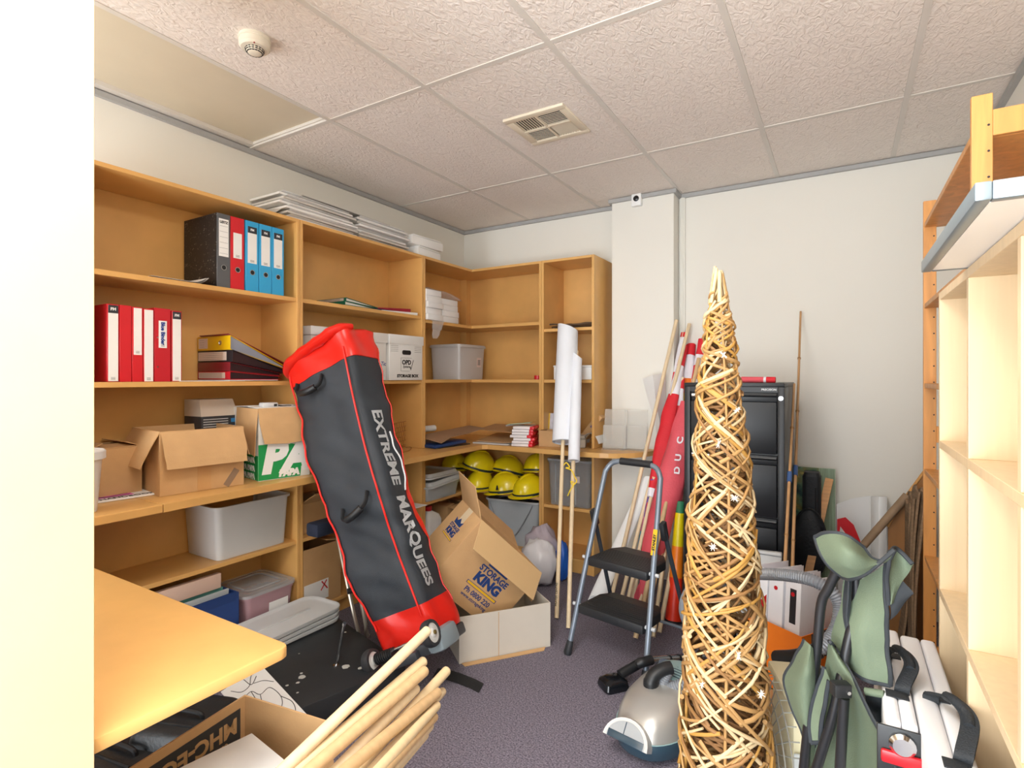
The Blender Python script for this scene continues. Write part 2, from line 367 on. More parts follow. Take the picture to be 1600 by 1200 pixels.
# ============================================================ right side: pine shelving, maple pigeonholes
t = thing('pine_shelving', 'orange pine shelving with drilled posts against the right wall', 'shelving', (.46, 2.4, 0))
PX0, PX1, PY0, PY1 = .3, .635, 1.92, 2.97
for x in (PX0, PX1 - .045):
    for y in (PY0, PY1 - .02):
        g = G().box(x, x + .045, y, y + .02, 0, 2.145, .002).mi(1)
        for k in range(29): g.cyl((x + .036, y - .0008, .1 + k * .07), (x + .036, y + .001, .1 + k * .07), .0032, 8)
        build('post', g, [pine, ink], t, True, smooth=0)
for y in (PY0, PY1 - .02):
    for z in (2.03, 1.1, .15): build('rail', G().box(PX0 + .045, PX1 - .045, y + .001, y + .019, z, z + .07, .002), pine, t, True, smooth=0)
for z in (2.03, 1.68, 1.335, .965, .59, .13): build('shelf', G().box(PX0 + .003, PX1, PY0 + .02, PY1 - .02, z, z + .02, .002), pine, t, True, smooth=0)
t = thing('pigeonhole_unit', 'pale maple pigeonhole unit in the right foreground', 'shelving', (.4, .85, 0))
MX0, MX1, MT = .2, .59, .018
ys = [1.675 - k * .352 for k in range(6)]; zs = [.16, .515, .872, 1.228, 1.585]
build('side_panel', G().box(MX0, MX1, ys[0] - MT, ys[0], 0, zs[-1], .001), maple, t, True, smooth=0)
build('side_panel', G().box(MX0, MX1, ys[-1], ys[-1] + MT, 0, zs[-1], .001), maple, t, True, smooth=0)
build('back_panel', G().box(MX1 - .006, MX1, ys[-1] + MT, ys[0] - MT, .14, zs[-1] - MT), maple, t, True, smooth=0)
for z in zs: build('shelf' if z != zs[-1] else 'top_panel', G().box(MX0, MX1 - .006, ys[-1] + MT, ys[0] - MT, z - MT, z, .001), maple, t, True, smooth=0)
for j in range(4):
    for y in ys[1:-1]: build('divider', G().box(MX0 + .001, MX1 - .006, y - MT / 2, y + MT / 2, zs[j], zs[j + 1] - MT, .001), maple, t, True, smooth=0)
t = thing('whiteboard', 'white board with a grey metal edge lying on top of the maple unit', 'board', (.37, 1.08, 1.586))
build('panel', G().box(.148, .588, .842, 1.318, 1.5865, 1.602), whitegl, t, True, smooth=0)
g = G()
for a in ((.132, .148, .826, 1.334), (.588, .604, .826, 1.334), (.148, .588, .826, .842), (.148, .588, 1.318, 1.334)): g.box(a[0], a[1], a[2], a[3], 1.586, 1.608, .002)
build('frame', g, mat('grey_aluminium', '#7F8C94', .35, .4, var=.08), t, True)
# ============================================================ binders and boxes, builders
red_b = mat('binder_red', '#D0212B', .35, var=.04); blue_b = mat('binder_blue', '#35A6DC', .35, var=.04); red_d = mat('binder_dark_red', '#C21E2B', .4, var=.05)
marble = mat('black_marbled_board', '#1C1A19', .55, var=.25, vs=38, stretch=(1, 2.2, 1), distort=3)
# sparse pale flecks on the marbled board
nt = marble.node_tree; cr = [n for n in nt.nodes if n.type == 'VALTORGB'][0]
cr.color_ramp.elements[0].position = .64; cr.color_ramp.elements[1].position = .72; cr.color_ramp.elements[0].color = (.012, .011, .011, 1); cr.color_ramp.elements[1].color = (.36, .33, .25, 1)
labgrey = mat('binder_grey', '#5B5D60', .4, var=.04)
paper = mat('paper_block', '#E9E7E0', .8, var=.03)
milky = mat('milky_plastic', '#DADBDA', .3, var=.02, alpha=.88)
clear = mat('clear_plastic', '#DCE0E2', .15, var=.02, alpha=.38)
def spine_M(x, y, z): return frame((x, y, z), (0, 1, 0), (0, 0, 1))     # x along +y, y up, z out of the shelf
def binder(y0, w, z, cover, label, name='lever_arch_binder', h=.35, d=.285, x=-2.525, spine=None, plate=None, ring=True, text=None, band=False, lines=False, group=None, hand=None, holes=False):
    t = thing(name, label, 'binder', (x - d / 2, y0 + w / 2, z), group)
    g = G().box(x - .003, x, y0, y0 + w, z, z + h, .0015, seg=1)
    build('spine', g, spine or cover, t, True)
    for yy in (y0, y0 + w - .003): build('cover_board', G().box(x - d, x - .003, yy, yy + .003, z, z + h, .001, seg=1), cover, t, True)
    build('paper_block', G().box(x - d + .015, x - .02, y0 + .005, y0 + w - .005, z + .008, z + h - .025), paper, t, True, smooth=0)
    M = spine_M(x, y0 + w / 2, z)
    if plate:
        a0, a1, pw = plate
        p = build('label', G(M).rect(-w * pw / 2, w * pw / 2, a0 * h, a1 * h, Matrix(), .0008), white, t, True, smooth=0)
        g = G(M)
        if band: g.box(-w * pw / 2, w * pw / 2, a1 * h - .032, a1 * h, .0007, .0012); build('label_band', g, mat('label_dark', '#2B2F36', .5), p, True, smooth=0)
        if text:
            g = G(M).text(text, .016, TR((0, a1 * h - .016, .0013)), .0006); build('lettering', g, white if band else ink, p, True, smooth=0)
        if lines:
            g = G(M)
            for k in range(6): g.box(-w * pw * .42, w * pw * .42, a1 * h - .035 - k * .026, a1 * h - .034 - k * .026, .0008, .001)
            build('ruled_lines', g, labgrey, p, True, smooth=0)
        else:
            g = G(M)
            for k in range(3): g.box(-w * pw * .22, w * pw * .22, a0 * h + .006 + k * .004, a0 * h + .0075 + k * .004, .0008, .001)
            build('small_print', g, labgrey, p, True, smooth=0)
        if hand: build('handwriting', G(M).text(hand, .021, TR((0, (a0 + a1) * h / 2 + .004, .0012)) @ Matrix.Rotation(R(-90), 4, 'Z'), .001), blueink, p, True, smooth=0)
    if ring:
        build('finger_ring', G(M).lathe([(.0135, -.001), (.0135, .002), (.0105, .002), (.0105, .0005)], 24, TR((0, .27 * h if h > .33 else .25 * h, 0)), cap=(0, 0)), chrome, t, True)
        build('finger_hole', G(M).lathe([(.0106, 0), (.0106, .0009)], 24, TR((0, .27 * h if h > .33 else .25 * h, 0))), ink, t, True)
    if holes:
        for q in (.2, .6): build('rivet', G(M).lathe([(.003, 0), (.003, .001)], 10, TR((-w * .32, q * h, 0))), chrome, t, True)
    return t
Z1, Z2 = 1.8105, 1.3625
G5 = 'lever arch binders on the top shelf'; G6 = 'red ring binders on the second shelf'
binder(1.482, .066, Z1, marble, 'black marbled lever arch binder with a ruled white spine label', spine=labgrey, plate=(.42, .93, .72), text='LEITZ', lines=True, group=G5)
binder(1.55, .07, Z1, red_b, 'red lever arch binder between the black marbled and blue ones', plate=(.43, .78, .62), group=G5)
for k, (yy, lb) in enumerate(((1.627, 'blue lever arch binder touching the red one on the top shelf'), (1.701, 'middle one of the three blue lever arch binders'), (1.773, 'blue lever arch binder at the right end of the row'))):
    binder(yy, .07, Z1, blue_b, lb, plate=(.40, .92, .7), band=True, text='FM', group=G5)
binder(1.032, .043, Z2, red_d, 'leftmost red ring binder with a dark square atop its white spine', 'ring_binder', h=.315, plate=(.01, .985, .82), band=True, text='FM', ring=False, group=G6)
binder(1.077, .044, Z2, red_b, 'plain red ring binder without a spine label', 'ring_binder', h=.315, ring=False, group=G6)
binder(1.123, .041, Z2, red_b, 'red ring binder whose white label ends at mid spine', 'ring_binder', h=.313, plate=(.36, .985, .74), ring=False, group=G6)
binder(1.166, .04, Z2, red_b, 'red ring binder with a plain full length white spine', 'ring_binder', h=.31, plate=(.005, .985, .85), ring=False, group=G6)
binder(1.209, .066, Z2, red_d, 'red binder with blue handwriting on a short white label', h=.318, plate=(.46, .83, .5), ring=False, hand='Blue Binder', holes=True, group=G6)
binder(1.279, .043, Z2, red_d, 'rightmost red ring binder, a dark square atop its spine', 'ring_binder', h=.313, plate=(.01, .985, .82), band=True, text='FM', ring=False, group=G6)
# limp magazines against the black binder
for k in range(3):
    pts = [(1.22 + .235 * q, .0018 * k + .0015 + (max(0, q - .75) * 4) ** 2 * (.034 - .005 * k)) for q in [i / 12 for i in range(13)]]
    rows = [[(xx, y - .012 * k, Z1 + .001 + z) for xx in (-2.78, -2.545 + .01 * k)] for y, z in pts]
    one('magazine', G().sheet(rows[::-1], .001), [white, mat('grey_sheet', '#B9BBC2', .3), white][k], ['limp magazine bent up against the black binder, topmost of three', 'limp magazine in the middle of three beside the black binder', 'limp magazine lowest of three beside the black binder'][2 - k], 'magazine', (-2.66, 1.33, Z1), 'magazines beside the black binder')
# ---------------- flat pile of binders
lining = mat('blue_grey_lining', '#8E98A8', .5, var=.05)
def flat_binder(x0, x1, y0, y1, zs, hs, zf, hf, cover, label, name='lever_arch_binder', inner=None, plate=None, ring=False, rz=0):
    c = V(((x0 + x1) / 2, (y0 + y1) / 2, zs)); t = thing(name, label, 'binder', c, 'binders piled flat')
    Rz = Matrix.Translation(c) @ Matrix.Rotation(rz, 4, 'Z') @ Matrix.Translation(-c); th = .003
    def plank(za, zb):
        return [V((x0, y0, za)), V((x1, y0, za)), V((x1, y1, zb)), V((x0, y1, zb)), V((x0, y0, za + th)), V((x1, y0, za + th)), V((x1, y1, zb + th)), V((x0, y1, zb + th))]
    build('cover_board', G(Rz).hexa(plank(zs, zf)), cover, t, True, smooth=0)
    build('cover_board', G(Rz).hexa(plank(zs + hs - th, zf + hf - th)), cover, t, True, smooth=0)
    build('spine', G(Rz).box(x0, x1, y0 - th, y0, zs, zs + hs, .001), cover, t, True)
    e = .006
    build('lining', G(Rz).hexa([V((x0 + e, y0 + .002, zs + th)), V((x1 - e, y0 + .002, zs + th)), V((x1 - e, y1 - .01, zf + th)), V((x0 + e, y1 - .01, zf + th)),
                            V((x0 + e, y0 + .002, zs + hs - th)), V((x1 - e, y0 + .002, zs + hs - th)), V((x1 - e, y1 - .01, max(zf + hf - th, zf + th + .001))), V((x0 + e, y1 - .01, max(zf + hf - th, zf + th + .001)))]), inner or paper, t, True, smooth=0)
    M = Rz @ frame(((x0 + x1) / 2, y0 - th, zs + hs / 2), (1, 0, 0), (0, 0, 1))
    if plate:
        p = build('label', G(M).rect(plate[0], plate[1], -hs * .36, hs * .36, Matrix()), mat('aged_label', '#D9C9BC', .6), t, True, smooth=0)
        g = G(M)
        for k in range(4): g.box(plate[0] + .01, plate[1] - .03, -hs * .25 + k * hs * .16, -hs * .25 + k * hs * .16 + .001, .0006, .0009)
        build('small_print', g, labgrey, p, True, smooth=0)
    if ring: build('finger_ring', G(M).lathe([(.0125, 0), (.0125, .002), (.009, .002), (.009, .0005)], 20, TR((ring, 0, 0))), chrome, t, True)
    return t
yel = mat('binder_yellow', '#E2B70F', .38, var=.05); maroon = mat('binder_maroon', '#7C2027', .4, var=.06); bblk = mat('binder_black', '#232225', .4, var=.08)
flat_binder(-2.815, -2.535, 1.555, 1.83, 1.3705, .04, 1.3695, .018, red_d, 'red and black ring binder at the bottom of the flat pile', 'ring_binder', bblk, (-.13, .1))
flat_binder(-2.81, -2.53, 1.552, 1.835, 1.4115, .044, 1.389, .014, maroon, 'maroon ring binder second from the bottom of the flat pile', 'ring_binder', bblk)
flat_binder(-2.815, -2.515, 1.556, 1.845, 1.4565, .058, 1.404, .016, bblk, 'black lever arch binder under the yellow one', inner=bblk, plate=(-.145, .1))
flat_binder(-2.815, -2.53, 1.553, 1.87, 1.5155, .07, 1.421, .012, yel, 'yellow lever arch binder gaping open on top of the pile', inner=lining, plate=(-.13, -.05), ring=.06)
one('folder', G(frame((-2.67, 1.54, 1.589), (.0, .335, -.145), (-1, 0, 0))).box(0, .36, -.14, .11, 0, .004, .001).box(.02, .35, -.13, .1, -.003, 0), [maroon, red_d], 'dark red folder board sliding down over the yellow binder', 'folder', (-2.7, 1.6, 1.55))
one('loose_sheet', G().box(-2.80, -2.52, 1.31, 1.62, Z2 + .0005, Z2 + .003, M=None).box(-2.79, -2.515, 1.54, 1.8, Z2 + .0032, Z2 + .006), white, 'loose white papers under the flat binder pile', 'paper', (-2.66, 1.5, Z2))
# ============================================================ cartons
def carton(t, w, d, h, mo=None, mi_=None, th=.004, flaps=(), bottom=True, name='box_body'):
    """open carton in the thing's local axes, centred, standing on z=0; flaps: (side, length, angle from straight up (+ out), inset)"""
    mo = mo or card; mi_ = mi_ or card_in
    g = G()
    a, b = w / 2, d / 2
    for (x0, x1, y0, y1) in ((-a, a, -b, -b + th), (-a, a, b - th, b), (-a, -a + th, -b + th, b - th), (a - th, a, -b + th, b - th)): g.box(x0, x1, y0, y1, 0, h)
    if bottom: g.box(-a + th, a - th, -b + th, b - th, 0, th)
    body = build(name, g, mo, t, smooth=0)
    for f in flaps:
        s, L, ang = f[:3]; ins = f[3] if len(f) > 3 else .004; bend = f[4] if len(f) > 4 else 0
        M = {'f': TR((0, -b + th / 2, h + .001)), 'b': TR((0, b - th / 2, h + .001), rz=math.pi), 'l': TR((-a + th / 2, 0, h + .001), rz=-math.pi / 2), 'r': TR((a - th / 2, 0, h + .001), rz=math.pi / 2)}[s]
        W = (w if s in 'fb' else d) / 2 - ins
        rows = []
        for i in range(7):
            q = i / 6; al = R(ang) + bend * q * q; pos = rows[-1][0] if rows else None
            if i == 0: y, z = 0, 0
            else:
                y, z = y - math.sin(al) * L / 6, z + math.cos(al) * L / 6
            rows.append([V((-W + (.0 if q < .8 else .004), y, z)), V((-W / 3, y, z)), V((W / 3, y + .002 * q, z)), V((W - (.0 if q < .8 else .006), y, z))])
        build('flap', G(M).sheet(rows, th * .8), mi_ if ang < 100 and ang > -20 and False else mo, t, smooth=0)
    return body
def M_front(p, q, z=None):
    """standing frame at the middle of p->q: local x along p->q, y away behind"""
    p = V(p); q = V(q); e = (q - p); e.z = 0; m = (p + q) / 2
    return frame((m.x, m.y, z if z is not None else m.z), e, V((0, 0, 1)).cross(e))
# big open carton on the counter
p, q = V((-2.415, 1.177, WT)), V((-2.37, 1.521, WT))
M = M_front(p, q, WT + .001) @ TR((0, .172, 0))
t = thing('carton', 'large open brown carton with its flaps hanging out on the counter', 'carton', M)
carton(t, .345, .335, .268, flaps=(('f', .165, 153, .004, .25), ('l', .165, 150, .006, .2), ('b', .1, 192, .006), ('r', .14, 165, .01)))
build('packing_tape', G(frame((0, -.1685, .1), (1, 0, 0), (0, 0, 1))).rect(-.028, .028, -.098, .09, Matrix()).rect(-.04, -.02, .06, .1, Matrix(), .001), mat('clear_tape', '#C79A66', .3), t, smooth=0)
build('brown_tape', G(frame((.118, -.1685, .042), (1, 0, 0), (0, 0, 1)) @ Matrix.Rotation(R(55), 4, 'Z')).rect(-.045, .04, -.014, .014, Matrix(), .001), mat('grey_brown_tape', '#8F7862', .4), t, smooth=0)
# carton with green and white print
p, q = V((-2.372, 1.594, WT)), V((-2.322, 1.846, WT))
M = M_front(p, q, WT + .001) @ TR((0, .15, 0)); bw = (q - p).length
t = thing('carton', 'green and white printed carton with a torn brown flap', 'carton', M)
carton(t, bw, .295, .345, mo=mat('white_printed_card', '#E6E6E2', .6), flaps=(('b', .14, -88), ('f', .14, -89)))
build('flap', G().sheet([[(-bw / 2 - .004, -.152, .347), (0, -.153, .349), (bw / 2, -.152, .345)], [(-bw / 2 + .0, -.166, .27), (0, -.168, .27), (bw / 2 + .004, -.166, .268)], [(-bw / 2 + .02, -.171, .178), (0, -.174, .172), (bw / 2 + .006, -.172, .182)]], .003), card, t, smooth=0)
build('flap', G().sheet([[(-bw / 2 - .001, -.15, .345), (-bw / 2 - .001, .1, .345)], [(-bw / 2 - .012, -.15, .22), (-bw / 2 - .012, .09, .22)], [(-bw / 2 - .016, -.149, .12), (-bw / 2 - .016, .05, .16)]], .003), card, t, smooth=0)
gr = mat('print_green', '#1E9A52', .5, var=.05)
F = frame((0, -.1476, 0), (1, 0, 0), (0, 0, 1))
build('printed_green_patch', G(F).prism([(-bw / 2, .002), (bw / 2 - .05, .002), (bw / 2 - .045, .05), (bw / 2 - .02, .06), (bw / 2 - .05, .1), (bw / 2 - .03, .15), (.03, .168), (-.02, .15), (-.07, .172), (-bw / 2, .172)], 0, .0006), gr, t, smooth=0)
build('lettering', G(F).text('PA', .2, TR((.005, .1, .0012)), .012, shear=.2), white, t, smooth=0)
build('lettering', G(F).text('PAPA', .042, TR((.02, .025, .0022)), .004, shear=.15), white, t, smooth=0)
F = frame((-bw / 2 - .0004, .1, 0), (0, -1, 0), (0, 0, 1))
build('printed_green_side', G(F).rect(-.04, .246, .002, .12, Matrix()), gr, t, smooth=0)
build('lettering', G(F).text('PAPA PAPA', .035, TR((.12, .095, .0012)), .002).text('PAPA PAPA', .035, TR((.12, .055, .0012)), .002).text('PAPA PAPA', .035, TR((.12, .017, .0012)), .002), white, t, smooth=0)
# charger on the flap
t = thing('adapter', 'small white power adapter on top of the green printed carton', 'adapter', M @ TR((-.05, -.09, .346)))
carton_top = G().box(-.125, .2, -.06, .05, -.0008, -.0002)
build('housing', G().box(-.045, .03, -.03, .022, .0002, .026, .006), lgrey, t)
build('socket', G().box(.008, .024, -.0305, -.029, .007, .019, .001), ink, t)
build('cable', G().tube(spline([(.03, 0, .012), (.07, .01, .006), (.1, .03, .006), (.12, .02, .005)]), .003, 6), ink, t)
# boxed goods behind
t = thing('product_box', 'black and white product box behind the green printed carton', 'box', (-2.72, 1.57, WT))
build('box_body', G().box(-2.80, -2.65, 1.478, 1.668, WT + .001, 1.19, .002), mat('product_dark', '#2C2E33', .5), t, True)
build('lid', G().hexa([V(k) for k in ((-2.8, 1.478, 1.19), (-2.65, 1.478, 1.19), (-2.65, 1.668, 1.19), (-2.8, 1.668, 1.19), (-2.8, 1.478, 1.272), (-2.68, 1.486, 1.272), (-2.68, 1.655, 1.272), (-2.8, 1.668, 1.272))]), mat('product_cream', '#CFC3B4', .6), t, True, smooth=0)
F = frame((-2.65, 1.573, WT), (0, 1, 0), (0, 0, 1))
g = G(F).rect(-.09, .05, .15, .24, Matrix())
build('label', g, mat('product_grey', '#A9A29C', .5), t, True, smooth=0)
g = G(F)
for k in range(4): g.rect(-.085, .04, .252 + k * .012, .256 + k * .012, Matrix())
build('small_print', g, lgrey, t, True, smooth=0)
build('blue_panel', G(F).rect(.052, .094, .15, .255, Matrix()).rect(.055, .09, .27, .29, Matrix()), mat('product_blue', '#2E7FB8', .4), t, True, smooth=0)
# white bucket at the left edge + brown box
t = thing('bucket', 'white plastic bucket half hidden at the left end of the counter', 'bucket', (-2.41, .865, WT + .001))
build('body', G().lathe([(.082, 0), (.098, .2), (.1, .205), (.096, .205), (.08, .01)], 28, cap=(1, 1)), whitegl, t)
build('lid', G().lathe([(.1005, .195), (.109, .195), (.109, .222), (.104, .226), (.05, .222)], 28), whitegl, t)
t = thing('carton', 'brown carton in the shade behind the white bucket', 'carton', TR((-2.70, 1.085, WT + .001)))
carton(t, .24, .2, .2, flaps=(('f', .06, -70), ('b', .06, -70), ('l', .09, -85), ('r', .09, -85)))
# magazine on the counter
M = frame((P(200, 776, z=WT).x, P(200, 776, z=WT).y, WT + .0012), (.1, 1, 0), (-1, .1, 0))
t = thing('magazine', 'pink and white handbook at the front edge of the counter', 'magazine', M)
build('cover', G().box(-.16, .105, -.055, .105, 0, .007, .001), white, t, smooth=0)
build('printed_picture', G(TR((0, 0, .0072))).rect(-.16, .02, -.005, .1, Matrix()), mat('print_magenta', '#D657B4', .4), t, smooth=0)
g = G(TR((0, 0, .0074)))
for k in range(4): g.sheet([[(-.15 + .16 * q, .0 + .022 * k + .012 * math.sin(q * 7 + k), .0006), (-.15 + .16 * q, .008 + .022 * k + .012 * math.sin(q * 7 + k), .0006)] for q in [i / 10 for i in range(11)]], .0005)
build('printed_swirl', g, ink, t, smooth=0)
build('lettering', G().text('HANDBOOK', .034, TR((-.01, -.03, .0075)), .0008), ink, t, smooth=0)
build('yellow_spot', G(TR((0, 0, .0074))).rect(-.15, -.08, .07, .1, Matrix(), .0012), yel, t, smooth=0)
# ============================================================ tubs
def tub(t, w, d, h, m, tap=.86, rim=.012, th=.003, r=.035, name='body', rimh=.012, lipm=None):
    def ring(a, b, z, rr): return [V((x, y, z)) for x, y in rrect(a, b, rr, 4)]
    k = tap
    rings = [ring(w * k, d * k, 0, r), ring(w, d, h - rimh, r), ring(w, d, h, r), ring(w - th, d - th, h, r), ring(w * k - th, d * k - th, th, r)]
    b = build(name, G().loft(rings), m, t, smooth=35)
    rr = [ring(w + .001, d + .001, h - rimh, r), ring(w + rim * 2, d + rim * 2, h - rimh, r + rim), ring(w + rim * 2, d + rim * 2, h, r + rim), ring(w + .001, d + .001, h, r)]
    build('rim', G().loft(rr, loop=True), lipm or m, t, smooth=35); return b
t = thing('storage_tub', 'large milky plastic tub with a white label on the shelf below the counter', 'tub', TR((-2.682, 1.685, .5035)))
tub(t, .3, .4, .258, milky, .93, .012, r=.03)
build('label', G(frame((.1432, .045, .172), (0, 1, 0), (.035, 0, 1))).rect(-.03, .03, -.02, .02, Matrix(), .001), white, t, smooth=0)
build('handwriting', G(frame((.1442, .045, .172), (0, 1, 0), (.035, 0, 1))).text('ITEMS', .018, TR((0, 0, .0005))), ink, t, smooth=0)
# file box with open lid and folders
navy = mat('navy_card', '#20407F', .5, var=.06); green_f = mat('green_card', '#0F8A55', .5, var=.05)
t = thing('file_box', 'blue file box with its pinkish lid open under the shelf', 'file box', (-2.66, 1.28, .101))
pinkc = mat('pinkish_cream_card', '#E2C4B2', .6)
g = G()
for a in ((-2.515, -2.507, .98, 1.58), (-2.8, -2.792, .98, 1.58), (-2.792, -2.515, .98, .988), (-2.792, -2.515, 1.572, 1.58)): g.box(*a, .101, .34)
g.box(-2.792, -2.515, .988, 1.572, .101, .106)
build('box_body', g, navy, t, True, smooth=0)
build('lid', G().box(-2.575, -2.545, .985, 1.515, .375, .445, .003), pinkc, t, True)
for k, (xx, m, h, lb) in enumerate(((-2.535, navy, .35, 'navy hanging file at the front of the file box'), (-2.575, mat('pale_sheet', '#C9D2D6', .5), .362, 'pale grey paper bundle second in the file box'), (-2.605, mat('teal_sheet', '#6FB3A9', .5), .368, 'pale teal folder in the middle of the file box'), (-2.645, green_f, .372, 'bright green folder in the file box'), (-2.7, bblk, .375, 'black folder at the back of the file box'))):
    one('file_folder', G(TR((xx, 1.3, .108), ry=R(7))).box(-.004, .004, -.29 + .01 * k, .262 - .012 * k, 0, h - .108, .001), m, lb, 'folder', (xx, 1.3, .108), 'folders in the file box')
t = thing('index_tab', 'small pale yellow index tab standing up in the file box', 'tab', (-2.59, 1.38, .37))
build('tab', G().box(-2.593, -2.588, 1.34, 1.46, .33, .385), mat('pale_yellow_tab', '#EBE38F', .5), t, True, smooth=0)
# red-content clear box
t = thing('clear_box', 'lidded clear plastic box with dark red contents on the bottom shelf', 'box', TR((-2.64, 1.75, .1015)))
tub(t, .28, .28, .19, mat('rosy_clear_plastic', '#C9A3AB', .15, alpha=.5), .9, .006, r=.03)
def slab(w, d, z0, z1, r): return [[V((x, y, z)) for x, y in rrect(w, d, r, 4)] for z in (z0, z1)]
build('lid', G().loft(slab(.305, .305, .191, .205, .04) + slab(.25, .25, .206, .207, .03) + slab(.24, .24, .2065, .2062, .03)), clear, t)
build('lid_ridge', G().loft([[V((x, y, z)) for x, y in rrect(k, k, .03, 4)] for k, z in ((.2, .207), (.2, .211), (.185, .211), (.185, .207))], cap=(0, 0)), clear, t)
build('contents', G().box(-.11, .11, -.11, .11, .006, .12, .01).box(-.1, .1, -.1, .07, .12, .165, .01), mat('dark_red_felt', '#96293A', .8, var=.2, vs=20), t)
build('label', G(frame((.137, .04, .1), (0, 1, 0), (.06, 0, 1))).rect(-.05, .06, -.05, .03, Matrix(), .0012), white, t, smooth=0)
# ============================================================ bay two and the corner
# archive boxes
def archive(y0, y1, z, label, x=-2.5, d=.3, h=.245):
    t = thing('archive_box', label, 'box', (x - d / 2, (y0 + y1) / 2, z), 'white archive boxes')
    wb = mat('white_archive_card', '#EDEDEB', .6, var=.02)
    build('box_body', G().box(x - d, x, y0, y1, z + .0008, z + h, .002), wb, t, True)
    build('lid', G().box(x - d - .006, x + .007, y0 - .007, y1 + .007, z + h, z + h + .055, .003).box(x - d - .006, x + .006, y0 - .006, y1 + .006, z + h - .006, z + h + .001), wb, t, True)
    F = frame((x, (y0 + y1) / 2, z), (0, 1, 0), (0, 0, 1))
    build('hand_hole', G(F).prism(rrect(.085, .03, .013, 4, 0, .185), -.001, .0012), ink, t, True, smooth=0)
    return t, F
t, F = archive(2.603, 2.925, 1.3625, 'white archive box with STORAGE BOX printed in black below its hand hole')
g = G(F)
for s in (-1, 1):
    for k in range(4): g.rect(s * .115 - .035, s * .115 + .035, .226 - k * .012, .2275 - k * .012, Matrix())
g.rect(-.055, .05, .148, .1495, Matrix()).rect(-.055, -.0535, .06, .149, Matrix()).rect(-.055, .03, .06, .0615, Matrix())
build('printed_lines', g, ink, t, True, smooth=0)
build('lettering', G(F).text('OPD', .042, TR((0, .118, .0006)), .0018).text('Systems', .022, TR((.0, .09, .0006)), .0004, shear=.25).text('STORAGE BOX', .0265, TR((.012, .028, .0006)), .0016, sx=1.15), ink, t, True, smooth=0)
build('tick_mark', G(F).prism([(.03, .09), (.042, .066), (.07, .135), (.066, .137), (.043, .08), (.036, .094)], 0, .001), ink, t, True, smooth=0)
t, F = archive(2.255, 2.578, 1.3625, 'white archive box with blue handwriting, partly behind the black bag', x=-2.505)
build('handwriting', G(F).text('Conc Tic', .036, TR((.09, .105, .0006)), .0005, shear=.2).text('bons', .034, TR((.07, .07, .0006)), .0005, shear=.2).text('2', .05, TR((.02, .13, .0006)), .0004), blueink, t, True, smooth=0)
one('cardboard_sheet', G().box(-2.8, -2.53, 2.02, 2.235, 1.363, 1.62, .004).box(-2.803, -2.52, 2.012, 2.243, 1.62, 1.67, .004), mat('grey_white_card', '#D5D5D5', .6), 'plain pale box mostly hidden behind the top of the black bag', 'box', (-2.66, 2.12, 1.363)).name = 'archive_box'
# green folders and booklets
dg = mat('dark_green_card', '#0E5A43', .45, var=.06)
a = flat_binder(-2.81, -2.53, 2.272, 2.53, 1.836, .022, 1.82, .006, dg, 'dark green ring binder on top of the flat green pair', 'ring_binder', paper, (-.13, .12)); a['group'] = 'green binders'
a = flat_binder(-2.80, -2.525, 2.26, 2.49, 1.8115, .024, 1.8112, .008, dg, 'dark green ring binder underneath the other green one', 'ring_binder', paper); a['group'] = 'green binders'
for k, (y0, y1, x1, z, dz, m, lb) in enumerate(((2.40, 2.76, -2.53, 1.8108, .012, mat('navy_cover', '#1E2A55', .4), 'navy booklet sticking out from under the green binders'), (2.50, 2.86, -2.55, 1.824, .03, mat('crimson_cover', '#A21C35', .4), 'crimson booklet slanting up at the right end of the pile'), (2.56, 2.90, -2.522, 1.8108, .018, white, 'white booklet at the right end under the crimson one'))):
    one('booklet', G().hexa([V(q) for q in ((-2.77, y0, z), (x1, y0, z), (x1, y1, z + .001), (-2.77, y1, z + .001), (-2.77, y0, z + .003), (x1, y0, z + .003), (x1, y1, z + dz), (-2.77, y1, z + dz))]), m, lb, 'booklet', (-2.65, y0, z), 'booklets beside the green binders', smooth=0)
# card packets in the corner
pk = mat('white_card_stack', '#F0F0F0', .5, var=.04, vs=3, stretch=(1, 1, 60))
k = 0
for c, (y0, y1, n, x1) in enumerate(((2.975, 3.145, 5, -2.5), (3.155, 3.36, 4, -2.515))):
    z = 1.7905
    for i in range(n):
        h = .043; random.seed(k); e = random.uniform(-.006, .006)
        lb = ('white card packet, %s of the left column in the corner shelf' if c == 0 else 'white card packet, %s of the right column in the corner shelf') % (['at the bottom', 'second from bottom', 'third from bottom', 'fourth from bottom', 'on top'][i] if i < n - 1 else 'on top')
        one('card_packet', G().box(x1 - .24, x1 + e, y0 + e, y1 + e, z + .0005, z + h, .003), pk, lb, 'packet', (x1 - .12, (y0 + y1) / 2, z), 'card packets in clear film'); z += h + .0005; k += 1
film = mat('clear_film', '#F2F4F5', .12, alpha=.28, var=.01)
rows = [[(-2.74 + .25 * a + (.004 if a == 1 else 0), 2.97 + .4 * b, 2.012 - .05 * max(0, b - .42) * 1.6 + .006 * math.sin(9 * a + 7 * b)) for b in [i / 10 for i in range(11)]] for a in [i / 6 for i in range(7)]]
t = thing('plastic_film', 'crinkled clear film over the card packets with a tail hanging off the shelf', 'plastic film', (-2.6, 3.1, 1.8))
build('cover', G().sheet(rows, .0006), film, t, True)
build('tail', G().sheet([[(-2.495 + .006 * math.sin(3 * i + j) + .006, 3.02 + .045 * j * (1 - .11 * i), 1.79 - .026 * i) for j in range(4)] for i in range(6)], .0006), film, t, True)
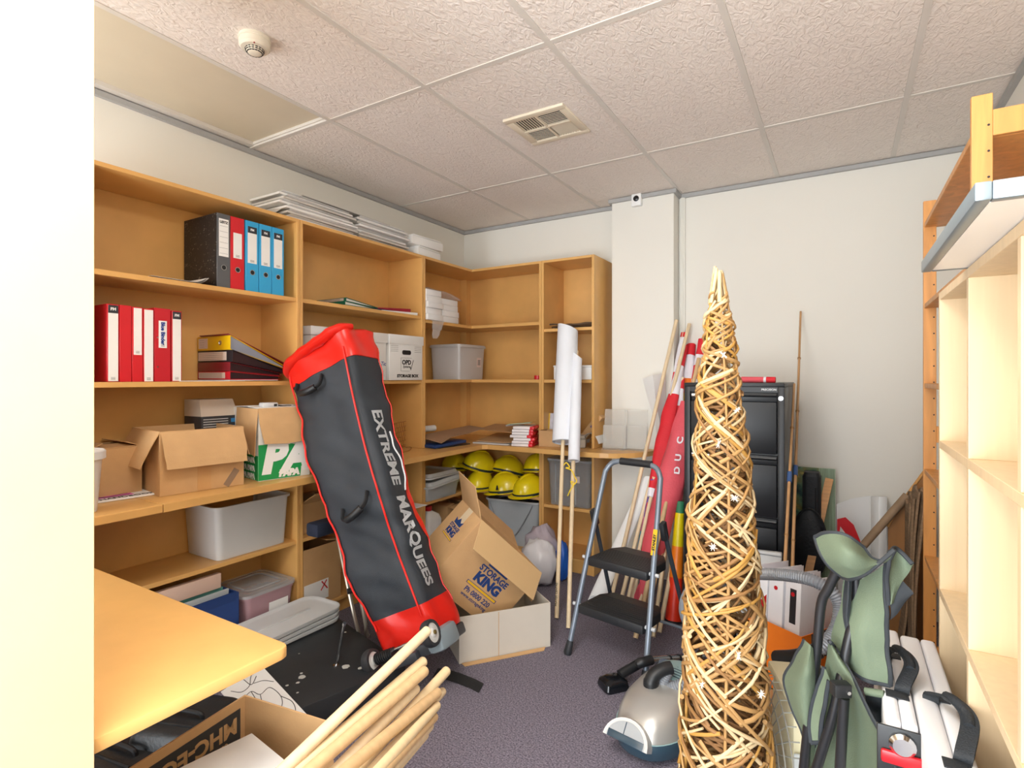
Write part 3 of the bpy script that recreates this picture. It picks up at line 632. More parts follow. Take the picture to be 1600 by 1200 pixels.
# flat cartons on top of the bookcases
fw = [mat('flat_white_card', '#F1F0EE', .65, var=.04), mat('flat_grey_card', '#CFCBC4', .7, var=.05)]
k = 0; random.seed(5)
for c, (y0, y1, n) in enumerate(((1.85, 2.36, 6), (2.37, 2.84, 6))):
    z = ZT + .001
    for i in range(n):
        dy = random.uniform(-.03, .03) + (.0 if c else -.012 * i + .03); dx = random.uniform(-.03, .02)
        t = thing('flat_carton', ['flat white carton, %s of the left pile above the bookcases', 'flat white carton, %s of the right pile above the bookcases'][c] % (['lowest', 'second from bottom', 'third from bottom', 'fourth from bottom', 'fifth from bottom', 'topmost'][i]), 'carton', (-2.66, (y0 + y1) / 2, z), 'flat cartons on top of the bookcases')
        x0, x1 = -2.83, -2.545 + dx
        a, b = y0 + dy * .5 + (.012 if c else 0), y1 + dy * .5 - (.0 if c else .0)
        a, b = (a, min(b, 2.362)) if c == 0 else (max(a, 2.366), b)
        build('carton_body', G().box(x0, x1, a, b, z, z + .012, .001, seg=1), fw[(k * 7) % 3 % 2], t, True, smooth=0)
        build('top_flap', G().sheet([[(x0 + .01, a + .01, z + .0145), (x0 + .01, b - .02, z + .0145)], [(x1 - .02, a + .01, z + .0145), (x1 - .02, b - .02, z + .0145)], [(x1 + .008, a + .02, z + .0235), (x1 + .004, b - .03, z + .0185)]], .0015), fw[0], t, True, smooth=0)
        z += .0255; k += 1
ztop = ZT + .001 + 6 * .0255
t = thing('flat_carton', 'wide grey-white flattened carton tilted on top of both piles', 'carton', (-2.66, 2.2, ztop), 'flat cartons on top of the bookcases')
build('carton_body', G().sheet([[(-2.81, 1.80, 2.245), (-2.81, 2.0, 2.41), (-2.81, 2.42, 2.40), (-2.81, 2.7, 2.392)], [(-2.68, 1.79, 2.242), (-2.68, 2.0, 2.405), (-2.68, 2.42, 2.398), (-2.68, 2.7, 2.392)], [(-2.58, 1.83, 2.262), (-2.565, 1.99, 2.396), (-2.57, 2.4, 2.396), (-2.57, 2.68, 2.392)]], .004), fw[1], t, True, smooth=0)
for i, (a, b, h, lb) in enumerate(((2.90, 3.18, .072, 'white wrapped paper packet, lower one of two above the corner bookcase'), (2.875, 3.2, .075, 'white wrapped paper packet lying on another one above the corner bookcase'))):
    z = ZT + .001 + .0725 * i
    M = TR((-2.66, (a + b) / 2, z), rz=R(4 - 7 * i))
    t = thing('paper_packet', lb, 'packet', M, 'wrapped packets above the corner')
    build('wrapper', G().box(-.14, .125, -(b - a) / 2, (b - a) / 2, 0, h - .012, .012).box(-.12, .12, -(b - a) / 2 + .02, (b - a) / 2 - .015, h - .013, h - .001, .006), white, t)
    for s in (-1, 1): build('end_fold', G().sheet([[(-.1, s * (b - a) / 2 * .98, .01), (.1, s * (b - a) / 2 * .98, .01)], [(-.09, s * (b - a) / 2 + s * .012, .03), (.09, s * (b - a) / 2 + s * .012, .03)], [(-.1, s * (b - a) / 2 * .98, .055), (.1, s * (b - a) / 2 * .98, .055)]], .001), white, t)
# grey tub on the corner shelf
t = thing('storage_tub', 'milky grey lidded tub with a small label on the corner shelf', 'tub', TR((-2.652, 3.54, 1.366)))
greymilk = mat('grey_milky_plastic', '#C9C6C4', .35, var=.02, alpha=.93)
tub(t, .29, .35, .262, greymilk, .93, .012, r=.02)
build('lid', G().loft(slab(.305, .365, .263, .272, .03) + slab(.27, .33, .274, .274, .03)), greymilk, t)
build('label', G(frame((.1415, .09, .135), (0, 1, 0), (.03, 0, 1))).rect(-.03, .03, -.038, .038, Matrix(), .001), mat('pinkish_label', '#E0CFCB', .6), t, smooth=0)
g = G(frame((.1427, .09, .135), (0, 1, 0), (.03, 0, 1)))
for k in range(4): g.rect(-.018, .018, -.02 + .011 * k, -.014 + .011 * k, Matrix())
build('small_print', g, labgrey, t, smooth=0)
q = P(838, 588, y=3.6)
t = thing('tape_roll', 'small red tape roll on the corner shelf', 'tape', (q.x, 3.62, 1.366))
build('roll', G(TR((q.x, 3.62, 1.366))).lathe([(.012, 0), (.026, 0), (.026, .03), (.012, .03)], 20), redp, t, True)
# narrow bookcase contents
t = thing('box', 'white box on the middle shelf of the narrow bookcase', 'box', (-1.62, 3.66, 1.366))
build('box_body', G().box(-1.80, -1.505, 3.56, 3.76, 1.366, 1.455, .003), white, t, True)
build('lid', G().box(-1.803, -1.502, 3.557, 3.763, 1.455, 1.468, .002), whitegl, t, True)
g = G(); random.seed(3)
for k in range(10):
    x0 = -1.85 + random.uniform(0, .05); y = 3.545 + random.uniform(0, .2)
    g.tube(spline([(x0 + .33 * i / 6, y + random.uniform(-.02, .02), 1.741 + .012 * (k % 3) + random.uniform(0, .01) + .014 * abs(i / 6 - .5)) for i in range(7)], 4), .0065, 6)
one('twig_bundle', g, mat('dark_brown_twig', '#5B4632', .8, var=.25), 'bundle of dark brown twigs on the top shelf of the narrow bookcase', 'twigs', (-1.7, 3.6, 1.735))['kind'] = 'stuff'
t = thing('booklet', 'white and yellow booklet standing in the small brown carton', 'booklet', (-1.8, 3.6, .89))
build('cover', G(TR((-1.795, 3.60, .892), rx=R(-6))).box(-.065, .065, -.004, .004, .005, .225), mat('pale_lilac_print', '#C9C9D6', .5, var=.12, vs=25), t, True, smooth=0)
build('spine', G(TR((-1.795, 3.60, .892), rx=R(-6))).box(-.075, -.065, -.005, .004, .005, .225), yel, t, True, smooth=0)
t = thing('carton', 'small open brown carton at the foot of the narrow bookcase', 'carton', TR((-1.785, 3.52, WT + .001)))
carton(t, .17, .12, .115)
bx = P(914, 645, y=3.62)
t = thing('carton', 'slim brown carton with blue print leaning in the narrow bookcase', 'carton', frame((-1.625, 3.66, .915), (.62, 0, .78), (0, 1, 0)))
build('box_body', G().box(-.02, .25, -.04, .04, -.025, .025, .002), card, t, smooth=0)
build('lettering', G(frame((.17, -.0405, 0), (1, 0, 0), (0, 0, 1))).text('yates', .028, TR((0, 0, 0)), .001), blueink, t, smooth=0)
t = thing('paper_pile', 'crumpled pale papers at the right of the narrow bookcase', 'paper', (-1.57, 3.6, WT))
build('roll', G().sheet([[(-1.515 + .0 - .07 * math.cos(a), 3.55 + .0 + .16 * b, WT + .005 + .1 * math.sin(a)) for b in (0, .5, 1)] for a in [R(10 + 17 * i) for i in range(10)]][::-1], .0015), white, t, True)
build('page_stack', G(TR((-1.615, 3.6, WT + .001), rz=R(20))).box(-.065, .05, -.09, .09, 0, .06, .01).box(-.05, .045, -.07, .085, .0605, .085, .01), mat('grey_paper', '#C7C1B6', .7, var=.12, vs=20), t, True)
# items on the corner counter
kraft = mat('grey_brown_envelope', '#A9886A', .75, var=.06)
def slabq(name, pts, z, th, m, label, cat, group=None, tilt=None):
    """flat thing with corners given as (x, y) on the counter"""
    c = sum((V((p[0], p[1], 0)) for p in pts), V()) / len(pts)
    return one(name, G().prism(pts, z, z + th), m, label, cat, (c.x, c.y, z), group, smooth=0)
slabq('envelope', [(-2.60, 3.0), (-2.40, 2.98), (-2.36, 3.30), (-2.56, 3.38)], WT + .001, .006, bblk, 'black folder lying lowest on the corner counter', 'folder')
one('ring_binder', G(frame((-2.42, 3.06, WT + .008), (.15, 1, .05), (-1, .1, .0))).box(-.11, .2, -.03, .25, 0, .022, .004), mat('binder_navy', '#1F3C6E', .35), 'navy ring binder under the grey-brown envelopes', 'binder', (-2.42, 3.06, WT))
one('envelope', G().sheet([[(-2.37, 2.975, WT + .04), (-2.40, 3.12, WT + .066), (-2.42, 3.35, WT + .072), (-2.38, 3.52, WT + .1)], [(-2.60, 3.0, WT + .07), (-2.62, 3.14, WT + .078), (-2.63, 3.36, WT + .085), (-2.55, 3.55, WT + .11)]], .004), kraft, 'large grey-brown envelope lying on top of the navy binder', 'envelope', (-2.5, 3.2, WT + .05), 'envelopes on the corner counter')
one('envelope', G().sheet([[(-2.40, 3.44, WT + .009), (-2.15, 3.42, WT + .012), (-1.97, 3.46, WT + .02)], [(-2.42, 3.75, WT + .04), (-2.15, 3.74, WT + .05), (-1.99, 3.74, WT + .055)]], .004), card, 'brown kraft envelope flat in the corner of the counter', 'envelope', (-2.2, 3.6, WT), 'envelopes on the corner counter')
one('envelope', G().sheet([[(-2.44, 3.50, WT + .09), (-2.2, 3.46, WT + .088), (-2.03, 3.47, WT + .08)], [(-2.40, 3.70, WT + .12), (-2.2, 3.70, WT + .12), (-2.03, 3.70, WT + .105)]], .003), mat('tan_card', '#B98F63', .75), 'tan card sheet leaning above the kraft envelope', 'envelope', (-2.2, 3.55, WT + .05), 'envelopes on the corner counter')
slabq('notepad', [(-2.38, 3.36), (-2.08, 3.385), (-2.09, 3.5), (-2.36, 3.48)], WT + .001, .009, lgrey, 'grey notepad at the front of the corner counter', 'notepad')
one('paper_roll', G().tube([(-2.74, 3.02, WT + .105), (-2.70, 3.30, WT + .105)], .024, 14), white, 'white paper roll behind the envelopes', 'paper', (-2.72, 3.1, WT + .08))
# red and white booklets
bk = mat('white_booklet_edge', '#EFE9EA', .6, var=.03, vs=3, stretch=(1, 1, 90)); bred = mat('booklet_red', '#E02733', .4, var=.04)
p, q = P(793, 697, z=WT), P(826, 699, z=WT)
for i in range(7):
    random.seed(40 + i); dx = random.uniform(-.012, .012)
    M = TR((-1.99 + dx, 3.475 + .4 * dx, WT + .001 + .0205 * i), rz=R(14 + 3 * (i % 3)))
    t = thing('booklet', 'red-spined white booklet, %s of the pile on the corner counter' % ['lowest', 'second from bottom', 'third from bottom', 'middle', 'third from top', 'second from top', 'topmost'][i], 'booklet', M, 'red and white booklets piled on the counter')
    build('pages', G().box(-.075, .055, -.1, .1, .001, .019, .002), bk, t)
    g = G().box(.05, .08, -.1015, .1015, 0, .02, .003); build('spine', g, bred, t)
for i, (m, lb, rz) in enumerate(((mat('pale_green_slip', '#BFDFC0', .5), 'pale green slip on top of the booklet pile', 14), (mat('pale_orange_slip', '#F0C9A0', .5), 'pale orange slip on the booklet pile', -12), (mat('pale_blue_slip', '#C3CFE3', .5), 'pale blue slip sticking out left of the booklet pile', 35))):
    one('paper_slip', G(TR((-2.03 + .025 * i - (.09 if i == 2 else 0), 3.46 + .02 * i, WT + .158 - .006 * i), rz=R(rz), ry=R(-6))).box(-.09, .09, -.035, .035, 0, .002), m, lb, 'paper', (-2.03, 3.46, WT + .15), 'coloured slips on the booklets', smooth=0)
q = P(692, 698, z=WT)
one('bottle_cap', G(TR(q + V((0, 0, .001)))).lathe([(.011, 0), (.011, .016), (.009, .02)], 14), mat('pale_blue_plastic', '#8FB4E0', .4), 'tiny pale blue cap at the front of the counter', 'cap', q)
q = P(721, 668, z=WT + .07)
one('pen', G().tube([q, q + V((.06, .05, .012))], .005, 8), mat('teal_pen', '#2E93A8', .4), 'teal pen lying on the envelopes', 'pen', q)
# lattice tray
rt = mat('rattan_brown', '#B07A3E', .6, var=.1)
t = thing('lattice_rack', 'brown wire lattice rack on the counter behind the black bag', 'rack', (-2.6, 2.75, WT))
Fm = frame((-2.52, 2.60, WT + .002), (-.12, .31, 0), (0, 0, 1))
for k in range(6): build('rail', G(Fm).tube([(0, .02 + .033 * k, 0), (.33, .02 + .033 * k, 0)], .003, 6), rt, t, True)
g = G(Fm)
for k in range(6):
    for j in range(8):
        if k < 5: g.tube([(.01 + .04 * j + .02 * (k % 2), .02 + .033 * k, 0), (.01 + .04 * j + .02 * (k % 2), .053 + .033 * k, 0)], .0025, 5)
build('bars', g, rt, t, True)
build('foot', G(Fm).tube(spline([(0, .0, 0), (.0, .003, .05), (.15, .003, .09), (.33, .003, .04), (.33, .0, 0)], 5), .003, 6), rt, t, True)
# acrylic stands at the counter end
acr = mat('clear_acrylic', '#E9E7E0', .12, var=.02, alpha=.3)
for i, (u, lb) in enumerate(((963, 'clear acrylic leaflet stand at the curved counter end'), (982, 'clear acrylic leaflet stand nearest the wall column'))):
    c = P(u, 692, z=WT); c.y = min(c.y, 3.60)
    t = thing('leaflet_stand', lb, 'stand', TR((-1.35 + .13 * i, 3.585 + .045 * i, WT + .001), rz=R(8)), 'acrylic stands')
    build('back_plate', G(TR((0, .04, .004), rx=R(-8))).box(-.08, .08, -.0015, .0015, 0, .27), acr, t, smooth=0)
    build('pocket', G(TR((0, .005, .004), rx=R(-8))).box(-.08, .08, -.0015, .0015, 0, .16).box(-.08, -.077, 0, .035, 0, .16).box(.077, .08, 0, .035, 0, .16), acr, t, smooth=0)
    build('foot', G().box(-.08, .08, -.05, .05, 0, .003), acr, t, smooth=0)
# ============================================================ under the corner counter
def M_lid(x, y, z, rz=0, rx=0, ry=0): return TR((x, y, z), rz, rx, ry)
t = thing('storage_tub', 'clear tub full of papers under two lids on the corner base shelf', 'tub', TR((-2.66, 3.16, .501)))
tub(t, .33, .40, .105, clear, .93, .012, r=.04)
random.seed(11)
g = G()
for k in range(4): g.sheet([[(-.13 + .26 * a, -.16 + .32 * b, .02 + .018 * k + .012 * math.sin(5 * a + 4 * b + k * 2)) for b in [i / 7 for i in range(8)]] for a in [i / 5 for i in range(6)]], .004)
build('papers', g, mat('pale_papers', '#D8D5C9', .6, var=.1), t)
def lid(t, w, d, h, m, r=.045):
    build('tray', G().loft([[V((x, y, z)) for x, y in rrect(a, b, r, 5)] for a, b, z in ((w, d, 0), (w, d, h * .3), (w - .03, d - .03, h * .35), (w - .05, d - .05, h), (w - .07, d - .07, h), (w - .09, d - .09, h * .6), (w - .12, d - .12, h * .55))]), m, t, smooth=35)
milk2 = mat('white_translucent_lid', '#DDE0E1', .3, var=.02, alpha=.92)
for i, (z, rx, lb) in enumerate(((.612, 0, 'white tub lid resting on the tub of papers'), (.655, 0, 'white tub lid on top of another one on the corner base shelf'))):
    t = thing('tub_lid', lb, 'lid', M_lid(-2.655, 3.165 + .035 * (1 - i), z, ry=R(2 if i == 0 else -1), rx=R(4 - 4 * i)), 'lids on the corner base shelf')
    lid(t, .36, .44 - .05 * i, .035, milk2)
# yellow helmets
hy = mat('helmet_yellow', '#F0D818', .22, var=.05, coat=.3); hd = mat('helmet_band_dark', '#25302A', .5)
def helmet(M, label):
    t = thing('helmet', label, 'helmet', M, 'yellow safety helmets')
    rings = []
    for (z, k) in ((0, 1), (.03, 1.0), (.06, .96), (.09, .86), (.115, .7), (.135, .46), (.146, .18), (.1475, .02)):
        rings.append([V((.105 * k * math.cos(a), .135 * k * math.sin(a) + .006 * (1 - k), z)) for a in [2 * math.pi * i / 28 for i in range(28)]])
    build('shell', G().loft(rings), hy, t)
    build('ridge', G().tube([(0, .12 * math.cos(a), .01 + .142 * math.sin(a)) for a in [R(18 + 12 * i) for i in range(13)]], .012, 8, flat=.6), hy, t)
    pk_ = []
    for a in [R(198 + 12 * i) for i in range(13)]: pk_.append([(.1 * math.cos(a), .13 * math.sin(a), .012), (.118 * math.cos(a), .165 * math.sin(a) - .012, .002)])
    build('peak', G().sheet(pk_, .004), hy, t)
    build('band', G().lathe([(.1062, .008), (.1075, .009), (.1075, .026), (.1062, .027)], 28, sy=1.285, cap=(0, 0)), hd, t)
    return t
hm0 = None
for (x, y, z, rz, rx, ry, lb) in ((-2.70, 3.555, .625, 20, -8, 0, 'yellow helmet at the back left, above the tub lids'), (-2.50, 3.60, .648, -30, -14, 10, 'yellow helmet on top of another at the left of the heap'),
        (-2.46, 3.575, .503, 10, 0, 0, 'yellow helmet with its band at the bottom left of the heap'), (-2.31, 3.74, .60, -60, -12, -14, 'yellow helmet at the middle back of the heap'),
        (-2.21, 3.565, .503, -70, 8, 0, 'yellow helmet at the front middle with a small dark print'), (-2.015, 3.70, .648, 25, -10, 0, 'yellow helmet at the top right of the heap'),
        (-2.02, 3.59, .503, -25, 6, 0, 'yellow helmet at the bottom right, wrapped in clear film')):
    M = Matrix.Translation((x, y, z)) @ Euler((R(rx), R(ry), R(rz))).to_matrix().to_4x4()
    if hm0 is None: hm0 = helmet(M, lb)
    else: h = dup(hm0, M, lb)
    if 'dark print' in lb:
        build('printed_badge', G(TR((0, 0, 0), rz=R(70))).prism([(-.012, 0), (.012, 0), (.004, .035), (-.004, .035)], .0, .002, M=frame((-.0, -.1215, .04), (1, 0, 0), (0, .3, 1))), ink, h, smooth=0)
# grey clear tub with handle
t = thing('storage_tub', 'tall clear grey tub with a bail handle below the helmets', 'tub', TR((-2.165, 3.668, .101), rz=R(6)))
tub(t, .44, .225, .345, mat('cloudy_grey_plastic', '#BFC5CA', .2, var=.04, alpha=.78), .88, .014, r=.03, lipm=lgrey)
build('contents', G().sheet([[(-.2 + .4 * a, -.095 + .19 * b, .315 + .012 * math.sin(11 * a + 5 * b) + .008 * math.sin(23 * a)) for b in [i / 5 for i in range(6)]] for a in [i / 16 for i in range(17)]], .02), mat('dark_mixed_fabric', '#3B3F4C', .8, var=.5, vs=40, hx2='#7A6A80'), t)
build('inner_bundle', G().box(-.16, .15, -.075, .075, .006, .15, .03).box(-.17, -.02, -.075, .075, .152, .25, .03), mat('pale_bundle', '#D7D9DC', .7, var=.1), t)
build('handle', G().tube(spline([(-.19, -.12, .32), (-.13, -.121, .2), (-.04, -.122, .1), (.02, -.122, .085), (.07, -.121, .14), (.14, -.121, .26), (.17, -.12, .32)], 6), .0035, 8), grey, t)
# jug
t = thing('jug', 'white plastic jug with a red cap in the corner base', 'jug', TR((-2.6, 3.05, .101)))
c = P(669, 850, x=-2.6); M = TR((-2.6, c.y, .101))
t.matrix_basis = M
build('body', G().loft([[V((x, y, z)) for x, y in rrect(w_, d_, r_, 4)] for w_, d_, r_, z in ((.13, .15, .03, 0), (.145, .165, .03, .01), (.145, .165, .03, .24), (.12, .14, .03, .275), (.06, .065, .028, .3), (.046, .046, .022, .305))]), whitegl, t)
build('cap', G().lathe([(.026, .305), (.027, .33), (.024, .338)], 18), redp, t)
build('grip', G().tube(spline([(0, -.05, .27), (0, -.085, .29), (0, -.09, .25), (0, -.0835, .22)], 5), .01, 8), whitegl, t)
t = thing('carton', 'brown carton in the dark of the corner base behind the jug', 'carton', TR((-2.66, 3.42, .101)))
carton(t, .22, .3, .3, flaps=(('f', .1, -88), ('b', .1, -88), ('r', .08, 95)))
# bay two base contents
one('loose_sheet', G().sheet([[(-2.70, 2.62, .5035), (-2.70, 2.90, .506)], [(-2.46, 2.60, .5035), (-2.40, 2.86, .52)]], .002), white, 'white paper sheet over the edge of the base shelf beside the bag', 'paper', (-2.6, 2.75, .503), smooth=0)
t = thing('carton', 'brown carton on the base shelf left of the black bag', 'carton', TR((-2.69, 2.12, .503)))
carton(t, .24, .3, .17, flaps=(('r', .15, 60), ('l', .1, -80)))
t = thing('carton', 'brown carton with a white label at the foot of the base left of the bag', 'carton', TR((-2.66, 2.09, .101)))
carton(t, .28, .26, .33, flaps=(('b', .1, -80),))
build('label', G(frame((.1405, -.05, .075), (0, 1, 0), (0, 0, 1))).rect(-.075, .09, -.05, .06, Matrix()), white, t, smooth=0)
build('printed_mark', G(frame((.1412, -.05, .075), (0, 1, 0), (0, 0, 1))).prism([(.04, .0), (.08, .05), (.075, .055), (.035, .005)], 0, .0006).prism([(.08, .0), (.085, .005), (.045, .055), (.04, .05)], 0, .0006), redp, t, smooth=0)
# clear tub in the narrow base
t = thing('storage_tub', 'clear tub with a small label in the narrow base cabinet', 'tub', TR((-1.68, 3.675, .457)))
tub(t, .335, .25, .32, mat('smoky_clear_plastic', '#A9A7A5', .15, var=.02, alpha=.42), .93, .01, r=.03)
build('lid', G().loft(slab(.352, .268, .321, .335, .03) + slab(.31, .23, .337, .337, .03)), clear, t)
for x in (-.1, .06): build('rib', G().box(x - .002, x + .002, -.1285, -.124, .02, .3), clear, t, smooth=0)
build('label', G(frame((.06, -.1262, .2), (1, 0, 0), (0, -.03, 1))).rect(-.03, .03, -.025, .022, Matrix(), .0012), mat('pinkish_label', '#E0CFCB', .6), t, smooth=0)
# ============================================================ black board, lids, bag
from mathutils import noise
bd = mat('black_board', '#26292C', .5, var=.25, vs=4, bump=.05, bs=30)
t = thing('floor_board', 'big scuffed black board lying flat on the floor', 'board', frame((-2.32, 1.985, 0), (.966, -.26, 0), (.26, .966, 0)))
build('board', G().box(0, .71, -.5, 0, .001, .128, .004), bd, t)
g = G()
random.seed(2)
for (x, y, r) in ((.55, -.20, .014), (.605, -.16, .008), (.50, -.37, .012), (.53, -.40, .006), (.47, -.36, .005), (.52, -.44, .005), (.25, -.05, .005), (.3, -.3, .003), (.6, -.43, .004)):
    g.prism([(x + r * (1 + .3 * random.random()) * math.cos(a), y + r * (1 + .5 * random.random()) * math.sin(a)) for a in [2 * math.pi * k / 14 for k in range(14)]], .1281, .1288)
build('paint_spots', g, mat('dried_white_paint', '#B9BAB4', .7), t, smooth=0)
q = P(525, 1040, z=.128)
t = thing('bolt', 'long bright bolt standing up out of the black board', 'bolt', q)
b2 = P(540, 974, t=2.36)
dv = (P(538, 975, t=2.33) - q)
build('shank', G().cyl((0, 0, .0005), dv, .006, 10), chrome, t)
build('head', G().cyl(dv * .97, dv * 1.03, .0085, 6).lathe([(.014, 0), (.014, .003), (.006, .004)], 16), chrome, t)
# stacked big lids
for k in range(3):
    t = thing('tub_lid', ['large white translucent tub lid lying lowest on the black board', 'large white translucent tub lid in the middle of the stack on the black board', 'large white translucent tub lid uppermost on the black board'][k], 'lid',
              TR((-2.352 + .003 * k, 1.655 + .004 * k, .131 + .0232 * k), rz=R(1.5 * k - 2)), 'large lids stacked on the black board')
    W, D, r = .27, .64, .07
    rings = [[V((x, y, z)) for x, y in rrect(W - a, D - a, r, 6)] for a, z in ((.03, 0), (.004, .003), (0, .012), (0, .021), (.012, .0215), (.03, .016), (.05, .013), (.08, .0128))]
    build('tray', G().loft(rings), milk2, t)
    build('ridge', G().box(-.012, .012, -D / 2 + .1, D / 2 - .12, .0125, .0175, .004), milk2, t)
# wheeled bag
fab = mat('black_bag_fabric', '#2A3037', .6, var=.16, vs=5, bump=.25, bs=500); fabd = mat('bag_webbing', '#17191C', .7, var=.1, bump=.2, bs=300)
rvin = mat('bag_red_vinyl', '#DB2418', .3, var=.06); pipe = mat('bag_red_piping', '#E0251C', .35)
B0 = V((-1.625, 1.90, .205)); BM = frame(B0, (.88, .17, .42), (-.44, .01, .90))
LB = 1.47
def bend(s): return -.05 * math.sin(math.pi * min(1, max(0, s)))
def bw_(s): return .305 + .115 * s
def bd_(s): return .225 + .015 * s
def bring(s, grow=0, n=12):
    o = []; W, D = bw_(s) + grow, bd_(s) + grow
    per = rrect(W, D, .045, 4)
    m = []
    for i in range(len(per)):           # subdivide the flats
        p, q = V((*per[i], 0)), V((*per[(i + 1) % len(per)], 0)); k = max(1, int((q - p).length / .022))
        for j in range(k): m.append(p + (q - p) * j / k)
    return m
NR = len(bring(0))
def bpt(i, s, grow=0):
    m = bring(s, grow); p = m[int(i * len(m) / NR) % len(m)]
    return p
def fold(x, y, z):
    a = noise.noise(V((x * 5, y * 4 + x * 3, z * 5))) * .030 + noise.noise(V((x * 11 + y * 9, y * 8, z * 10 + 3))) * .017
    return a
g = G(); rings = []
import math as _m
for k in range(61):
    s = k / 60; r = []
    for (px, py) in [(p.x, p.y) for p in [V(q) for q in [*map(lambda i: (bw_(s) / bw_(0) * i.x, bd_(s) / bd_(0) * i.y, 0), bring(0))]]]:
        d = V((px, 0, py)); nn = V((px / bw_(s), 0, py / bd_(s))).normalized()
        f = fold(px, s * LB, py) - .012 * _m.exp(-((s - .33) / .05) ** 2) * (1 if py > 0 else 0)
        f += .010 * _m.sin(s * 3.1)
        r.append(V((px + bend(s), s * LB, py)) + nn * f)
    rings.append(r)
t = thing('wheeled_bag', 'tall black and red wheeled marquee bag leaning against the shelves', 'bag', BM)
build('body', G().loft(rings[4:56]), fab, t, smooth=60)
build('red_base', G().loft([[p * 1.0 + V((p.x * .012, 0, p.z * .012)) for p in r] for r in rings[0:7]]), rvin, t, smooth=60)
top = [[p + V((p.x * .03, 0, p.z * .03)) for p in r] for r in rings[54:61]]
top.append([V((p.x * .93, LB + .02, p.z * .8)) for p in rings[60]]); top.append([V((p.x * .8, LB + .028 + .012 * math.sin(p.x * 20), p.z * .4)) for p in rings[60]])
build('red_flap', G().loft(top), rvin, t, smooth=60)
g = G()   # folded-over roll of the red flap
g.tube(spline([(-.225, LB - .06, .06), (-.17, LB - .03, .118), (-.06, LB - .012, .128), (.06, LB + .0, .125), (.15, LB + .012, .11), (.205, LB + .012, .05)], 5), [.024, .03, .033, .036, .034, .036, .04, .038, .034, .037, .041, .038, .034, .036, .04, .037, .034, .036, .04, .036, .033, .036, .034, .03, .026, .02], 12, flat=.7)
build('flap_roll', g, rvin, t)
def onb(px, s, front=True, off=.006):
    """point on the bag skin: front face at x=px"""
    W, D = bw_(s), bd_(s); z = D / 2; nn = V((px / W, 0, z / D)).normalized()
    f = fold(px, s * LB, z) + .010 * _m.sin(s * 3.1) - .012 * _m.exp(-((s - .33) / .05) ** 2)
    return V((px + bend(s), s * LB, z)) + nn * f + V((0, 0, off))
for sx in (-1, 1):
    build('piping', G().tube([onb(sx * (bw_(s) / 2 - .03), s, off=.004) for s in [.07 + .87 * k / 50 for k in range(51)]], .0045, 8), pipe, t)
def onside(pz, s, off=.002):
    W, D = bw_(s), bd_(s); px = W / 2; nn = V((px / W, 0, pz / D)).normalized()
    f = fold(px, s * LB, pz) + .010 * _m.sin(s * 3.1) - (.012 * _m.exp(-((s - .33) / .05) ** 2) if pz > 0 else 0)
    return V((px + bend(s), s * LB, pz)) + nn * f + V((off, 0, 0))
build('piping', G().tube([onside(-bd_(s) / 2 + .03, s, .001) for s in [.07 + .87 * k / 50 for k in range(51)]], .003, 8), pipe, t)
build('red_side_panel', G().sheet([[onside(-bd_(s) / 2 + .03 + .045 * q * _m.sin(_m.pi * min(1, max(0, (s - .26) / .24))), s, .003) for q in (0, .5, 1)] for s in [.26 + .24 * k / 14 for k in range(15)]], .001), rvin, t)
build('lettering', G().text('EXTREME', .088, None, .003, fx=lambda c: onside(.03 - c.y, .715 - c.x / LB, .0055), align='LEFT', sx=1.02).text('MARQUEES', .088, None, .003, fx=lambda c: onside(.03 - c.y, .425 - c.x / LB, .0055), align='LEFT', sx=.95), mat('bag_white_print', '#E8EAEC', .5), t, smooth=0)
build('wave_mark', G().tube([onside(-.045 + .013 * math.sin(34 * s), s, .005) for s in [.44 + .2 * k / 24 for k in range(25)]], .004, 6), mat('bag_white_print', '#E8EAEC', .5), t)
# webbing handles
def handle(s0, s1, x0, x1):
    a = onb(x0, s0); b = onb(x1, s1); m = (a + b) / 2
    pts = spline([a, a + V((.01, -.05, .03)), m + V((0, -.07, .05)), b + V((-.01, -.05, .03)), b], 6)
    h = build('handle', G().tube(pts, .011, 8, flat=.6), fabd, t)
    build('grip', G().tube(pts[9:17], .017, 10), black, h)
handle(.45, .47, -.05, .10); handle(.90, .885, -.13, .03)
# chassis
dgrey = mat('chassis_dark', '#3A3D42', .4); tyre = mat('black_rubber', '#2E2F32', .7); hubm = mat('wheel_white', '#D9D9D6', .4)
build('base_plate', G().box(-.16, .16, -.055, -.004, -.115, .13, .01).box(-.13, .06, -.062, -.02, .12, .16, .008), dgrey, t)
build('grey_corner', G().box(.10, .185, -.06, .03, -.02, .135, .02), mat('bag_grey_plastic', '#87949A', .4), t)
for sx, r in ((-1, .052), (1, .055)):
    M = TR((sx * .165, .0 + (.03 if sx > 0 else .0), .165), ry=R(90))
    wv = build('wheel', G(M).lathe([(r - .014, -.019), (r - .003, -.017), (r, -.008), (r, .008), (r - .003, .017), (r - .014, .019), (r - .016, .012), (r - .016, -.012)], 28, cap=(0, 0)), tyre, t)
    build('hub', G(M).lathe([(r - .014, -.014), (r - .014, .014), (.02, .016), (.016, .021), (.012, .022)], 24).lathe([(.02, -.016), (r - .014, -.0139)], 24), hubm, wv)
    build('axle_cap', G(M).lathe([(.009, .019), (.009, .027), (.004, .028)], 12), mat('brass_cap', '#8C7A4A', .4, .6), wv)
build('axle', G().cyl((-.16, .005, .165), (.16, .03, .165), .008, 10), chrome, t)
g = G()
for k in range(9): g.cyl((-.128 + .011 * k, .002, .168), (-.121 + .011 * k, .003, .168), .026, 16)
build('ribbed_cover', g, black, t)
